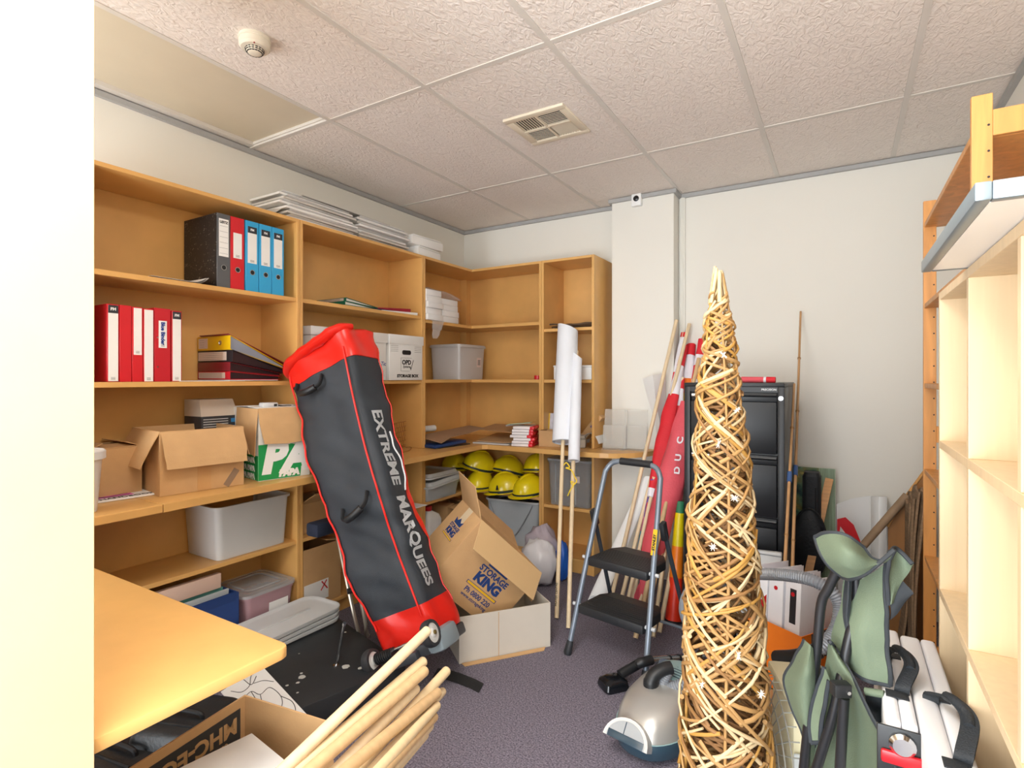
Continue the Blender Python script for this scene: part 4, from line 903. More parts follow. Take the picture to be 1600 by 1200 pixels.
build('strap_tail', G(BM.inverted()).sheet([[P(u, v, z=z), P(u + 8, v - 14, z=z)] for u, v, z in ((676, 1058, .03), (692, 1060, .012), (712, 1066, .004), (735, 1075, .005), (748, 1082, .003))], .002), fabd, t)
# folded metal chair frame behind the bag
alu = mat('beige_metal_tube', '#B5AA9A', .3, .6)
t = thing('folding_chair', 'folded metal tube chair frame tucked behind the black bag', 'chair', (-2.05, 2.14, 0))
q0, q1 = P(552, 955, x=-2.06), P(522, 815, x=-2.28)
for dx in (0, .035): build('tube', G().tube(spline([q0 + V((.0, .05 + dx, -.16)), q0 + V((dx, dx, 0)), q1 + V((dx, dx, 0)), q1 + V((dx - .04, dx, .04))], 6), .009, 8), alu, t, True)
build('tube', G().tube(spline([q0 + V((-.02, .12, -.17)), q0 + V((.02, .07, -.12)), q0 + V((-.03, .05, .1)), q1 + V((-.02, .06, -.12))], 6), .008, 8), mat('pale_metal_tube', '#C9C2B4', .3, .5), t, True)
build('seat_fabric', G().box(q1.x - .05, q1.x + .04, q1.y - .14, q1.y + .02, q1.z - .05, q1.z + .02, .015), mat('navy_fabric', '#1C2438', .8), t, True)
build('lower_fabric', G().box(-2.13, -2.0, 2.10, 2.21, .03, .2, .03), mat('navy_fabric', '#1C2438', .8), t, True)
build('joint', G().cyl(q0 + V((-.02, -.02, .1)), q0 + V((.03, .06, .1)), .014, 12), black, t, True)
# ============================================================ storage cartons
CR, CU, CA = V((math.cos(YAW), math.sin(YAW), 0)), V((0, 0, 1)), V((-math.sin(YAW), math.cos(YAW), 0))
def camv(r, u, a): return CR * r + CU * u + CA * a
p, q = V((-1.578, 2.115, 0)), V((-1.283, 2.499, 0)); Wc = (q - p).length
t = thing('carton', 'low open carton with a pale front wall on the carpet', 'carton', M_front(p, q, .001) @ TR((0, .17, 0)))
pale = mat('pale_grey_cardboard', '#CFC6B8', .8, var=.03)
carton(t, Wc, .34, .225, mo=pale, flaps=(('b', .12, 60),))
build('fold_seam', G(frame((-.04, -.1705, .11), (1, 0, 0), (0, 0, 1))).rect(-.0015, .0015, -.11, .11, Matrix(), .0008), card, t, smooth=0)
build('bottom_flap', G().sheet([[(-Wc / 2 + .01, -.176, .006), (Wc / 2 - .03, -.176, .006)], [(-Wc / 2 + .02, -.2, .002), (Wc / 2 - .05, -.2, .002)]], .003), card, t, smooth=0)
A = P(753, 812, t=2.70)
e3 = camv(-.395, .138, .909).normalized(); e1 = camv(.631, -.678, .377); e1 = (e1 - e3 * e1.dot(e3)).normalized(); e2 = camv(-.63, -.78, -.155)
e2 = (e2 - e3 * e2.dot(e3) - e1 * e2.dot(e1)).normalized()
if e1.cross(-e2).dot(-e3) < 0: print('axis flip')
W1, H1, D1 = .485, .385, .30
# local frame: x = e1 (along the print), y = -e2 (up the box), z = out of the printed face
SK = Matrix(((e1.x, -e2.x, -e3.x, 0), (e1.y, -e2.y, -e3.y, 0), (e1.z, -e2.z, -e3.z, 0), (0, 0, 0, 1)))
org = A + e1 * (W1 / 2) + e2 * H1
SK.translation = org
t = thing('storage_carton', 'tilted brown carton with blue lettering and a yellow bar print', 'carton', SK)
th = .004; a = W1 / 2
g = G().box(-a, a, 0, H1, -th, 0).box(-a, a, 0, H1, -D1, -D1 + th).box(-a, -a + th, 0, H1, -D1 + th, -th).box(a - th, a, 0, H1, -D1 + th, -th).box(-a + th, a - th, 0, th, -D1 + th, -th)
build('box_body', g, card, t, smooth=0)
fd = (SK.to_3x3().inverted() @ camv(-.16, -.80, -.50)).normalized(); fd.x *= .35; fd.normalize()
def flap(a0, b0, dirv, L, inset=.01): 
    a0, b0 = V(a0), V(b0); e = (b0 - a0).normalized()
    return G().sheet([[a0 + e * inset * 0, b0], [a0 + dirv * L * .5 + e * inset * .5, b0 + dirv * L * .5 - e * inset * .5], [a0 + dirv * L + e * inset, b0 + dirv * L - e * inset]], .004)
build('flap', flap((-a, H1, .001), (a, H1, .001), fd, .15), mat('flap_tan', '#D2AE7C', .8, var=.03), t, smooth=0)
build('flap', flap((-a, H1, -D1 + .01), (-a, H1, -.005), V((-.82, .57, 0)).normalized(), .17), card, t, smooth=0)
build('flap', flap((a, H1, -.01), (a, H1, -D1 + .01), V((.5, -.85, 0)).normalized(), .17), card, t, smooth=0)
build('flap', flap((a, H1, -D1), (-a, H1, -D1), V((0, .3, -.95)).normalized(), .17), card, t, smooth=0)
skb = mat('print_blue', '#1C3C78', .6, var=.04); sky = mat('print_yellow', '#E3B21A', .6, var=.04)
def skprint(F, k, phone=True):
    crown = [(-.07, 0), (.07, 0), (.082, .05), (.04, .03), (.0, .065), (-.04, .03), (-.082, .05)]
    build('printed_crown', G(F).prism([(x * k, (y + .055) * k) for x, y in crown], 0, .0007), skb, t, smooth=0)
    build('lettering', G(F).text('STORAGE', .044 * k, TR((0, .028 * k, .0004)), .0016 * k, sx=1.05), skb, t, smooth=0)
    build('lettering', G(F).text('KING', .068 * k, TR((0, -.022 * k, .0004)), .004 * k, sx=1.1), skb, t, smooth=0)
    build('printed_bar', G(F).rect(-.108 * k, .108 * k, -.075 * k, -.058 * k, Matrix(), .0006), skb, t, smooth=0)
    build('printed_yellow_bar', G(F).rect(-.104 * k, .104 * k, -.0725 * k, -.0605 * k, Matrix(), .0009), sky, t, smooth=0)
    if phone: build('lettering', G(F).text('Ph 0800 220', .036 * k, TR((-.0, -.1 * k, .0004)), .0008 * k), skb, t, smooth=0); build('lettering', G(F).text('www.storageking', .026 * k, TR((-.0, -.128 * k, .0004)), .0003 * k), skb, t, smooth=0)
skprint(TR((.03, .185, .0003)), 1.0)
skprint(frame((-a - .0003, .24, -D1 / 2 - .01), (0, 0, 1), (0, 1, 0)), .62, False)
build('packing_tape', G(frame((-a - .0003, .33, -D1 / 2), (0, 0, 1), (0, 1, 0))).rect(-.03, .03, -.05, .05, Matrix()), mat('pale_tape', '#D8C7A8', .3), t, smooth=0)
# plastic bags behind
def sack(name, label, c, sx, sy, sz, m, seed, cat='bag'):
    g = G(); rings = []
    for i in range(13):
        th_ = math.pi * i / 12; r = []
        for j in range(28):
            ph = 2 * math.pi * j / 28; d = V((math.sin(th_) * math.cos(ph), math.sin(th_) * math.sin(ph), -math.cos(th_)))
            f = 1 + .22 * noise.noise(d * 2.2 + V((seed, 0, 0))) + .1 * noise.noise(d * 6 + V((0, seed, 0)))
            r.append(V((c[0] + d.x * sx * f, c[1] + d.y * sy * f, max(.002, c[2] + sz + d.z * sz * f))))
        rings.append(r)
    return one(name, g.loft(rings), m, label, cat, c, smooth=70)
c = P(842, 905, z=.05)
sack('plastic_bag', 'white plastic bag bulging beside the printed carton', (c.x - .02, c.y + .02, .002), .13, .11, .15, mat('white_bag_plastic', '#E9E9EE', .3, var=.03), 3)
c = P(838, 872, z=.15)
sack('plastic_bag', 'lilac grey translucent plastic bag above the white one', (c.x - .01, c.y + .1, .05), .12, .11, .15, mat('lilac_bag_plastic', '#BDB3BE', .25, var=.06), 8)
c = P(871, 890, z=.1)
sack('plastic_bag', 'bright blue plastic bag peeking out beside the poles', (c.x - .005, c.y + .08, .002), .05, .05, .13, mat('blue_bag_plastic', '#2A66C8', .3, var=.1), 5)
# ============================================================ rolled banners on poles
dow = mat('pale_dowel', '#E2CBA6', .55, var=.07, vs=5, stretch=(10, 10, 1)); dowt = mat('tan_dowel', '#D2B083', .55, var=.08, vs=5, stretch=(10, 10, 1))
cloth = mat('white_cloth', '#E6E9EF', .7, var=.02)
for i, (f, top, r, s0, lb) in enumerate(((V((-1.398, 2.80, .006)), P(886, 512, y=3.455), .076, .556, 'thick white banner roll on a wooden pole leaning on the narrow bookcase'), (V((-1.287, 2.722, .006)), P(901, 545, y=3.44), .036, .545, 'slim white banner roll on a wooden pole, right of the thick one'))):
    t = thing('rolled_banner', lb, 'banner', f, 'white banners on poles')
    dr = top - f
    build('pole', G().cyl(f, f + dr * .99, .0125, 12), dow, t, True)
    side = dr.cross(V((0, 0, 1))).normalized()
    a0, a1 = f + dr * s0, f + dr * (1.0 if i == 0 else .97)
    nn = dr.normalized(); u_ = nn.cross(V((0, 1, 0))).normalized(); v_ = nn.cross(u_)
    off = V((-.005, .02, 0)) if i == 0 else V((.012, -.02, 0))
    rows = []
    for k in range(9):
        c = a0 + (a1 - a0) * k / 8 + off; row = []
        for j in range(41):
            an = 2 * math.pi * 1.6 * j / 40; rr = r * (.82 + .18 * j / 40) * (1 - .06 * k / 8)
            row.append(c + u_ * rr * math.cos(an) + v_ * rr * math.sin(an) + nn * (.03 * math.cos(an) if k == 8 else 0))
        rows.append(row)
    build('cloth_roll', G().sheet(rows, .002), cloth, t, True)
    build('roll_core', G().tube([a0 + off + nn * .006, a1 + off - nn * .03], r * .78, 16), cloth, t, True)
    if i == 0: build('lettering', G(frame(f + dr * .07 + V((.0, -.0128, 0)), dr, V((-1, 0, 0)).cross(dr) * 0 + V((-1, 0, 0)))).text('PRAYER CENTRE', .017, Matrix(), .0004), ink, t, True, smooth=0)
ystr = mat('yellow_string', '#E7C51E', .6)
cst = P(893, 745, y=2.98)
one('string', G().tube(spline([P(u, v, t=3.17) for u, v in ((881, 727), (885, 723), (890, 730), (884, 731), (893, 735), (898, 745), (901, 752), (895, 758), (892, 752), (897, 756), (891, 766), (887, 775))], 6), .0035, 6), ystr, 'yellow string tied round the two banner poles', 'string', cst)
# ============================================================ step ladder
lg = mat('ladder_grey_paint', '#7E8894', .35, .35, var=.04); ld = mat('ladder_black', '#232528', .5, bump=.1, bs=200)
F1 = V((-1.174, 2.475, 0)); wd = V((.98, -.19, 0)).normalized(); dd = V((.19, .98, 0)).normalized(); LW = .425
LM = frame(F1, wd, dd)
t = thing('step_ladder', 'grey two-step ladder with black treads and a hooped handle', 'step ladder', LM)
def leg(s):   # s=0 left, 1 right: front tube points from foot to near the hoop
    x = .0 if s == 0 else LW; k = 1 if s == 0 else -1
    return [(x, 0, .0), (x + k * .028, .13, .45), (x + k * .052, .245, .84), (x + k * .06, .262, .895), (x + k * .085, .276, .93), (x + k * .125, .281, .945)]
L_, R_ = leg(0), leg(1)
build('front_frame', G().tube(spline(L_, 6) + spline(R_[::-1], 6), .0135, 10), lg, t)
build('handle_grip', G().tube([(.135, .281, .9455), (LW - .115, .281, .9455)], .0185, 12), ld, t)
def onleg(z, s):
    p = L_ if s == 0 else R_
    for a_, b_ in zip(p, p[1:]):
        if a_[2] <= z <= b_[2]:
            q = (z - a_[2]) / (b_[2] - a_[2]); return V(a_) + (V(b_) - V(a_)) * q
for z, dp, lb in ((.245, .23, 'lower'), (.47, .25, 'upper')):
    a_, b_ = onleg(z, 0), onleg(z, 1); x0, x1, y = a_.x + .018, b_.x - .018, a_.y
    sx = (x1 - x0)
    poly = [(x0, y - .03), (x1, y - .03), (x1 - .005, y + dp * .7), (x1 - .05, y + dp), (x0 + .05, y + dp), (x0 + .005, y + dp * .7)]
    st = build('tread', G().prism(poly, z - .045, z, bev=.008), ld, t)
    g = G()
    for k in range(9): g.box(x0 + .02, x1 - .02, y - .01 + .02 * k, y - .004 + .02 * k, z, z + .0015)
    build('ribs', g, ld, st, smooth=0)
    for q in (a_, b_): build('bolt', G().cyl(q + V((-.03, 0, -.015)), q + V((.03, 0, -.015)), .009, 10), lgrey, t)
for s in (0, 1):
    k = 1 if s == 0 else -1; x = (-.012 if s == 0 else LW + .012)
    tp = onleg(.66, s) + V((-k * .025, .02, 0)); rf = V((x, .475, 0))
    build('rear_leg', G().tube([rf, tp], .0125, 8, flat=.7), mat('ladder_dark_grey', '#3B4149', .4, .3), t)
    build('bracket', G().box(-.012, .012, -.02, .02, -.06, .03, .004, M=Matrix.Translation(tp) @ Euler((R(18), 0, 0)).to_matrix().to_4x4()), ld, t)
    build('foot', G().tube([rf + V((0, 0, .001)), rf + V((0, -.012, .05))], .019, 10, flat=.8), ld, t)
    f = V((0 if s == 0 else LW, 0, 0)); d_ = (onleg(.2, s) - f).normalized()
    build('foot', G().tube([f + V((0, 0, .001)), f + V((0, 0, .012)), f + d_ * .065], [.02, .022, .017], 10, flat=.85), ld, t)
build('rear_bar', G().tube([(-.01, .445, .1), (LW + .01, .445, .1)], .008, 8), lg, t)
build('caution_label', G(frame(onleg(.6, 1) + V((0, -.0146, 0)), (0, .25, 1), (-1, 0, 0))).rect(-.06, .06, -.011, .011, Matrix()), yel, t, smooth=0)
build('lettering', G(frame(onleg(.6, 1) + V((0, -.0158, 0)), (0, .25, 1), (-1, 0, 0))).text('STANLEY', .018, Matrix(), .001), ink, t, smooth=0)
# ============================================================ flags and poles left of the filing cabinet
fred = mat('flag_red', '#D8222F', .65, var=.07, bump=.15, bs=90); fpink = mat('flag_faded_red', '#DC5560', .65, var=.08, bump=.2, bs=80)
fwh = mat('flag_white', '#E9E6EC', .7, var=.03); forg = mat('flag_orange', '#F07A1E', .6, var=.04); fyel = mat('flag_yellow', '#EBCB14', .6, var=.04); fgrn = mat('flag_green', '#2F7D55', .6)
fblu = mat('flag_blue', '#2B4FA8', .6); fpur = mat('flag_purple', '#6B4AA0', .6); fpk = mat('flag_pink', '#E07FB4', .6); flb = mat('flag_light_blue', '#6FB6DC', .6); fbr = mat('flag_brown', '#6B4636', .6); fdk = mat('flag_dark_green', '#2A3A35', .7)
def pole(label, f, top, r=.0125, m=None, group='bare poles beside the filing cabinet', name='wooden_pole', cat='pole'):
    f = V(f)
    return one(name, G().tube([f, f + (top - f) * .5, top], [r, r, r * .95], 12), m or dow, label, cat, f, group)
def rolled(label, f, top, bands, s0, prof, wob=.01, seed=0, name='rolled_flag', r=.0115, flat=.8, group='rolled flags beside the filing cabinet', m=None):
    """flag rolled round its pole: bands = [(share of the cloth, material)], prof = radii along it"""
    f = V(f); dr = top - f; t = thing(name, label, 'flag', f, group)
    build('pole', G().tube([f, top], r, 10), m or dow, t, True)
    n = 40; a, b = s0; mats = []; 
    for q, mm in bands:
        if mm not in mats: mats.append(mm)
    nn = dr.normalized(); u_ = nn.cross(V((0, 1, 0))).normalized(); v_ = nn.cross(u_)
    g = G(); prev = None; rng = []
    for k in range(n + 1):
        q = k / n; i = q * (len(prof) - 1); j = min(int(i), len(prof) - 2); R_ = prof[j] + (prof[j + 1] - prof[j]) * (i - j)
        c = f + dr * (a + (b - a) * q); ring = []
        for h in range(14):
            an = 2 * math.pi * h / 14; w_ = 1 + .22 * noise.noise(V((math.cos(an) * 1.6 + seed, math.sin(an) * 1.6, q * 9))) + .12 * math.sin(3 * an + q * 6 + seed)
            ring.append(g._v(c + u_ * R_ * w_ * math.cos(an) + v_ * R_ * w_ * flat * math.sin(an) - V((0, 0, 0))))
        rng.append(ring)
    acc = []; s_ = 0
    for q, mm in bands: s_ += q; acc.append((s_, mats.index(mm)))
    for k in range(n):
        g.i = next(ix for e, ix in acc if (k + .5) / n <= e * 1.0001 / s_ * 1 or e == acc[-1][0])
        for h in range(14): g._f([rng[k][h], rng[k][(h + 1) % 14], rng[k + 1][(h + 1) % 14], rng[k + 1][h]])
    g.i = acc[0][1]; g._f(rng[0][::-1]); g.i = acc[-1][1]; g._f(rng[-1])
    build('cloth', g, mats, t, True, smooth=60); return t
YT = 3.80
pole('pale pole leaning furthest left, its top against the wall conduit', P(953, 945, z=.005), P(1057, 500, y=3.70))
pole('pale pole with its top just right of the wall conduit', P(968, 948, z=.005), P(1077, 506, y=3.80))
pole('tan squared pole crossing in front of the big pink flag', P(993, 997, z=.005), P(1092, 560, y=3.62), .013, dowt)
pole('tan pole touching the top left of the filing cabinet', P(1005, 985, z=.005), P(1100, 575, y=3.70), .012, dowt)
pole('short pale pole whose foot shows right of the ladder treads', P(1030, 988, z=.005), P(1066, 800, y=3.45), .0125)
pole('pale pole foot standing just behind the ladder front leg', P(1021, 995, z=.005), P(1052, 760, y=3.42), .011)
rolled('tall slim flag banded white and red, behind the pale poles', P(985, 960, z=.005), P(1068, 520, y=3.84), [(.42, fred), (.12, fpink), (.26, fred), (.17, fwh), (.03, fred)], (.18, 1.0), [.02, .03, .022, .017, .016], seed=1)
rolled('red flag with white sleeve near the foot, in the middle of the bundle', P(975, 965, z=.005), P(1070, 540, y=3.80), [(.05, fwh), (.6, fred), (.2, fwh), (.15, fred)], (.40, 1.0), [.025, .045, .045, .03, .02], seed=4)
bigflag = rolled('big faded red flag with white letters, in front of the cabinet side', P(992, 975, z=.005), P(1078, 630, y=3.42), [(1, fpink)], (.1, 1.0), [.012, .05, .075, .085, .07, .05], seed=7, flat=.7)
g = G()
for u, v, s_ in ((1063, 688, 'C'), (1060, 715, 'U'), (1058, 735, 'D')): build('lettering', G().text(s_, .06, frame(P(u, v, t=3.17), (.1, .3, 1), V((-1, .5, 0))), .002, ext=.001), fwh, bigflag, True, smooth=0)
rolled('rainbow-banded flag with orange, yellow and green under white and red', P(1030, 940, z=.005), P(1080, 538, y=3.86), [(.3, fdk), (.14, fgrn), (.13, fyel), (.13, forg), (.2, fwh), (.1, fred)], (.5, 1.0), [.02, .028, .034, .04, .042, .03], seed=9)
rolled('red and white flag at the right, its top level with the orange one', P(1040, 940, z=.005), P(1097, 530, y=3.85), [(.5, fred), (.12, fwh), (.12, fred), (.1, fwh), (.16, fred)], (.55, 1.0), [.018, .025, .03, .034, .022], seed=12)
rolled('short red and white flag with a pointed top left of the rainbow one', P(1012, 950, z=.005), P(1067, 590, y=3.70), [(.4, fred), (.25, fwh), (.1, fred), (.15, fwh), (.1, fred)], (.45, 1.0), [.02, .03, .032, .03, .012], seed=15)
rolled('thin flag banded brown, light blue, pink and purple above the ladder tread', P(985, 935, z=.005), P(1022, 745, y=3.36), [(.25, fbr), (.2, flb), (.14, fpk), (.22, fpur), (.19, fblu)], (.2, .98), [.016, .018, .019, .018, .017], seed=18, wob=0)
# crumpled lower tip of the pink flag
one('flag_tail', G().sheet([[P(u + du, v, t=3.12 + .02 * math.sin(v)) for du in (-1, 8, w_)] for u, v, w_ in ((1006, 903, 10), (998, 915, 20), (992, 930, 16), (990, 944, 8), (995, 950, 4))], .002), fpink, 'tip of a faded red flag hanging between the ladder treads', 'flag', P(1000, 925, t=3.12))
# white paper tubes
a, b = P(930, 942, z=.01), P(1012, 752, y=3.45)
t = thing('paper_tube', 'thick white paper tube slanting up behind the ladder', 'tube', a)
build('sheet', G().sheet([[a + (b - a) * q + V((.045 * math.cos(an), .012 * math.cos(an), .045 * math.sin(an))) * (1 - .25 * q) for an in [R(-40 + 25 * k) for k in range(15)]] for q in [i / 6 for i in range(7)]], .002), white, t, True)
a, b = P(1004, 590, y=3.66), P(1036, 585, y=3.66)
t = thing('paper_sheet', 'white paper cone standing on the counter end behind the poles', 'paper', P(1020, 660, y=3.66))
build('sheet', G().sheet([[P(u, v, y=yy) for u, v, yy in r] for r in (((1004, 592, 3.66), (1020, 586, 3.60), (1040, 583, 3.70)), ((1012, 622, 3.66), (1024, 620, 3.60), (1040, 620, 3.70)), ((1022, 655, 3.67), (1030, 655, 3.63), (1040, 655, 3.70)), ((1028, 690, 3.68), (1034, 692, 3.66), (1040, 692, 3.70)))], .002), white, t, True)
# striped cone flag
f = P(1052, 970, z=.004); top = P(1063, 783, y=3.22)
t = thing('marker_cone', 'slender cone banded red, orange, yellow and green beside the cabinet', 'marker cone', f)
dr = top - f
cuts = [(0, .36, mat('cone_red', '#F03A1E', .35)), (.36, .62, mat('cone_orange', '#F5821C', .35)), (.62, .90, mat('cone_yellow', '#E9D312', .35)), (.90, 1.0, fgrn)]
for q0, q1, m in cuts:
    build('band', G().tube([f + dr * q0, f + dr * q1], [.045 - .022 * q0, .045 - .022 * q1], 20, cap=(1, 1)), m, t, True)
build('foot', G().cyl(f, f + dr * .012, .05, 20), ink, t, True)
# ============================================================ filing cabinet
cab = mat('black_cabinet_enamel', '#191B1F', .36, var=.05, spec=.35)
t = thing('filing_cabinet', 'tall black four-drawer filing cabinet against the back wall', 'filing cabinet', (-.48, 3.26, 0))
cx0, cx1, cy0, cy1, ch = -.722, -.242, 2.965, 3.585, 1.353
g = G().box(cx0, cx0 + .03, cy0, cy1, 0, ch - .02, .002).box(cx1 - .03, cx1, cy0, cy1, 0, ch - .02, .002).box(cx0 + .03, cx1 - .03, cy0 + .03, cy1, .0, ch - .02).box(cx0, cx1, cy0, cy1, ch - .02, ch, .003).box(cx0 + .03, cx1 - .03, cy0, cy0 + .03, ch - .045, ch - .02).box(cx0 + .03, cx1 - .03, cy0, cy0 + .03, 0, .05)
build('cabinet_body', g, cab, t, True)
for k in range(4):
    z1 = ch - .05 - k * .312; z0 = z1 - .302
    d = build('drawer', G().box(cx0 + .034, cx1 - .034, cy0 - .004, cy0 + .028, z0, z1 - .045, .004).box(cx0 + .034, cx1 - .034, cy0 + .01, cy0 + .028, z1 - .045, z1, .002), cab, t, True)
    build('handle_lip', G().loft([[V((x, y, z)) for y, z in ((cy0 + .012, z1 - .01), (cy0 - .006, z1 - .004), (cy0 - .009, z1 - .012), (cy0 - .004, z1 - .02), (cy0 + .012, z1 - .02))] for x in (cx0 + .036, cx1 - .036)]), cab, d, True)
    build('label_holder', G().box(cx0 + .04, cx0 + .13, cy0 - .0115, cy0 - .009, z1 - .021, z1 - .006, .001), chrome, d, True)
build('lock', G().cyl((cx1 - .016, cy0 - .004, ch - .075), (cx1 - .016, cy0 + .004, ch - .075), .011, 18).box(cx1 - .0175, cx1 - .0145, cy0 - .0045, cy0, ch - .083, ch - .067), chrome, t, True)
build('badge', G().text('PRECISION', .014, frame((cx1 - .07, cy0 - .0003, ch - .033), (1, 0, 0), (0, 0, 1)), .0004), lgrey, t, True, smooth=0)
t = thing('rolled_flag', 'red and white rolled flag lying on top of the filing cabinet', 'flag', (-.4, 3.2, ch))
a, b = V((-.60, 3.12, ch + .017)), V((-.295, 3.10, ch + .015))
for q0, q1, m in ((0, .38, fred), (.38, .46, fwh), (.46, .82, fpink), (.82, .86, fwh), (.86, 1, fred)): build('cloth_band', G().tube([a + (b - a) * q0, a + (b - a) * q1], [.016, .0155], 10), m, t, True)
# ============================================================ behind, right of the cabinet
bam = mat('bamboo_tan', '#B98F63', .5, var=.1, vs=8)
bt = mat('blue_tape', '#3C5A8C', .4)
for i, (f, tp, lb) in enumerate(((P(1238, 893, x=-.20), P(1251, 487, y=3.85), 'tall thin bamboo pole reaching highest on the back wall'), (P(1226, 893, x=-.213), P(1241, 600, y=3.36), 'shorter bamboo pole beside the cabinet'))):
    f = f + (tp - f) * 0; dr = tp - f; f0 = f - dr * (f.z / dr.z) * .995
    t = thing('bamboo_pole', lb, 'pole', f0, 'bamboo poles')
    build('cane', G().tube([f0 + (tp - f0) * k / 10 for k in range(11)], [.009 - .0003 * k for k in range(11)], 10), bam, t, True)
    g = G()
    for k in range(1, 6): c = f0 + (tp - f0) * (k / 6); g.tube([c - dr.normalized() * .004, c + dr.normalized() * .004], .0095, 10)
    build('nodes', g, mat('bamboo_node', '#A0784C', .6), t, True)
    s_ = (.90 - f0.z) / (tp.z - f0.z); c = f0 + (tp - f0) * s_
    build('tape', G().tube([c - dr.normalized() * .028, c + dr.normalized() * .028], .0115, 10), bt, t, True)
# scenic board
sc = bpy.data.materials.new('scenic_print'); sc.use_nodes = True; nt = sc.node_tree; bs = nt.nodes['Principled BSDF']
tc = nt.nodes.new('ShaderNodeTexCoord'); nz = nt.nodes.new('ShaderNodeTexNoise'); nz.inputs['Scale'].default_value = 10; nz.inputs['Detail'].default_value = 6
cr = nt.nodes.new('ShaderNodeValToRGB'); e = cr.color_ramp.elements; e[0].position = .38; e[0].color = (.01, .03, .03, 1); e[1].position = .66; e[1].color = (.6, .45, .1, 1)
for p_, c_ in ((.46, (.03, .09, .06, 1)), (.54, (.16, .26, .12, 1)), (.6, (.2, .2, .06, 1))): n_ = e.new(p_); n_.color = c_
nt.links.new(tc.outputs['Object'], nz.inputs[0]); nt.links.new(nz.outputs[0], cr.inputs[0]); nt.links.new(cr.outputs[0], bs.inputs['Base Color']); bs.inputs['Roughness'].default_value = .4
p, q = P(1222, 726, y=3.80), P(1306, 733, y=3.82)
t = thing('picture_board', 'scenic picture board of dark foliage and green planks against the back wall', 'board', ((p.x + q.x) / 2, 3.81, 0))
build('board', G().box(p.x, q.x, 3.80, 3.806, .003, p.z, .001), mat('board_edge', '#C9C9BC', .6), t, True)
build('printed_picture', G().box(p.x + .002, p.x + .2, 3.7985, 3.7995, .01, p.z - .004), sc, t, True, smooth=0)
build('printed_planks', G().box(p.x + .2, q.x - .003, 3.7985, 3.7995, .01, p.z - .004), mat('printed_green_planks', '#8FA588', .45, var=.25, vs=5, stretch=(22, 1, .8)), t, True, smooth=0)
# black long bag
nb = mat('black_nylon', '#22262B', .55, var=.15, vs=8, bump=.3, bs=60)
p = P(1253, 735, y=3.70); q = P(1285, 735, y=3.70)
t = thing('long_case', 'black padded long case standing before the picture board', 'case', ((p.x + q.x) / 2, 3.7, 0))
g = G(); w_ = (q.x - p.x) * .9; cxm = (p.x + q.x) / 2
build('case_body', G().loft([[V((cxm + x, 3.68 + y + .004 * math.sin(z * 30), z)) for x, y in rrect(w_ * k, .1 * k, .025 * k, 4)] for z, k in ((.02, .95), (.06, 1), (.5, 1.02), (.8, 1), (p.z - .03, .98), (p.z, .8))]), nb, t, True)
build('zip', G().tube([(cxm + w_ * .22, 3.628, z) for z in [.08 + .06 * k for k in range(12)]], .004, 6), fabd, t, True)
build('pocket', G().loft([[V((cxm - .01 + .088 * k * math.cos(a), 3.60 + y, .42 + .2 * k * math.sin(a))) for a in [2 * math.pi * i / 24 for i in range(24)]] for y, k in ((.03, 1.0), (.0, 1.0), (-.02, .8))]), nb, t, True)
build('strap', G().tube([(cxm - .01 + .09 * math.cos(a), 3.578, .42 + .202 * math.sin(a)) for a in [2 * math.pi * i / 30 for i in range(30)]], .006, 6, loop=True), fabd, t, True)
f, tp = P(1262, 900, y=3.55), P(1296, 748, y=3.74)
dr = tp - f; f0 = f - dr * (f.z / dr.z) * .97
one('timber_lath', G(frame(f0, dr, V((1, 0, 0)))).box(0, (tp - f0).length, -.021, .021, -.009, .009, .001), mat('orange_timber', '#D39A5C', .5, var=.1, stretch=(1, 12, 12)), 'flat orange timber lath leaning across the black long case', 'lath', f0, smooth=0)
# white corflute sheets, arrow
for i, (pts, lb) in enumerate(((((1307, 788), (1345, 776), (1384, 775), (1395, 900), (1310, 900)), 'white sign board behind the red arrow'), (((1362, 774), (1386, 782), (1380, 845), (1355, 845)), 'narrow curled white board in front of the larger white one'))):
    yy = 3.80 - .06 * i
    if i == 0:
        rows = [[P(u, v, y=yy + .03 * math.sin(k)) for k, (u, v) in enumerate(((1307, 788), (1330, 779), (1358, 775), (1386, 776)))], [P(u, 850, y=yy + .03 * math.sin(k)) for k, u in enumerate((1308, 1332, 1360, 1388))], [P(u, 940, y=yy + .03 * math.sin(k)) for k, u in enumerate((1310, 1334, 1362, 1392))]]
        for r_ in rows[-1:]:
            for c_ in r_: c_.z = max(c_.z, .01)
        one('sign_board', G().sheet(rows, .004), whitegl, lb, 'board', (rows[1][1].x, yy, 0))
    else:
        rows = [[P(u, v, y=yy + .05 * math.sin(math.pi * k / 4)) for k, u in enumerate((1361, 1367, 1373, 1379, 1385))] for v in (776, 830, 900, 980)]
        one('sign_board', G().sheet(rows, .003), white, lb, 'board', (rows[1][1].x, yy, 0))
ar = [(1308, 811), (1321, 808), (1334, 820), (1345, 847), (1340, 850), (1325, 838), (1313, 822), (1312, 830), (1308, 832)]
ap = [P(u, v, y=3.62) for u, v in ar]
one('sign_arrow', G(frame((0, 3.62, 0), (1, 0, 0), (0, 0, 1))).prism([(c.x, c.z) for c in ap], 0, .008), redp, 'bent red arrow sign before the white boards', 'sign', ap[3], smooth=0)
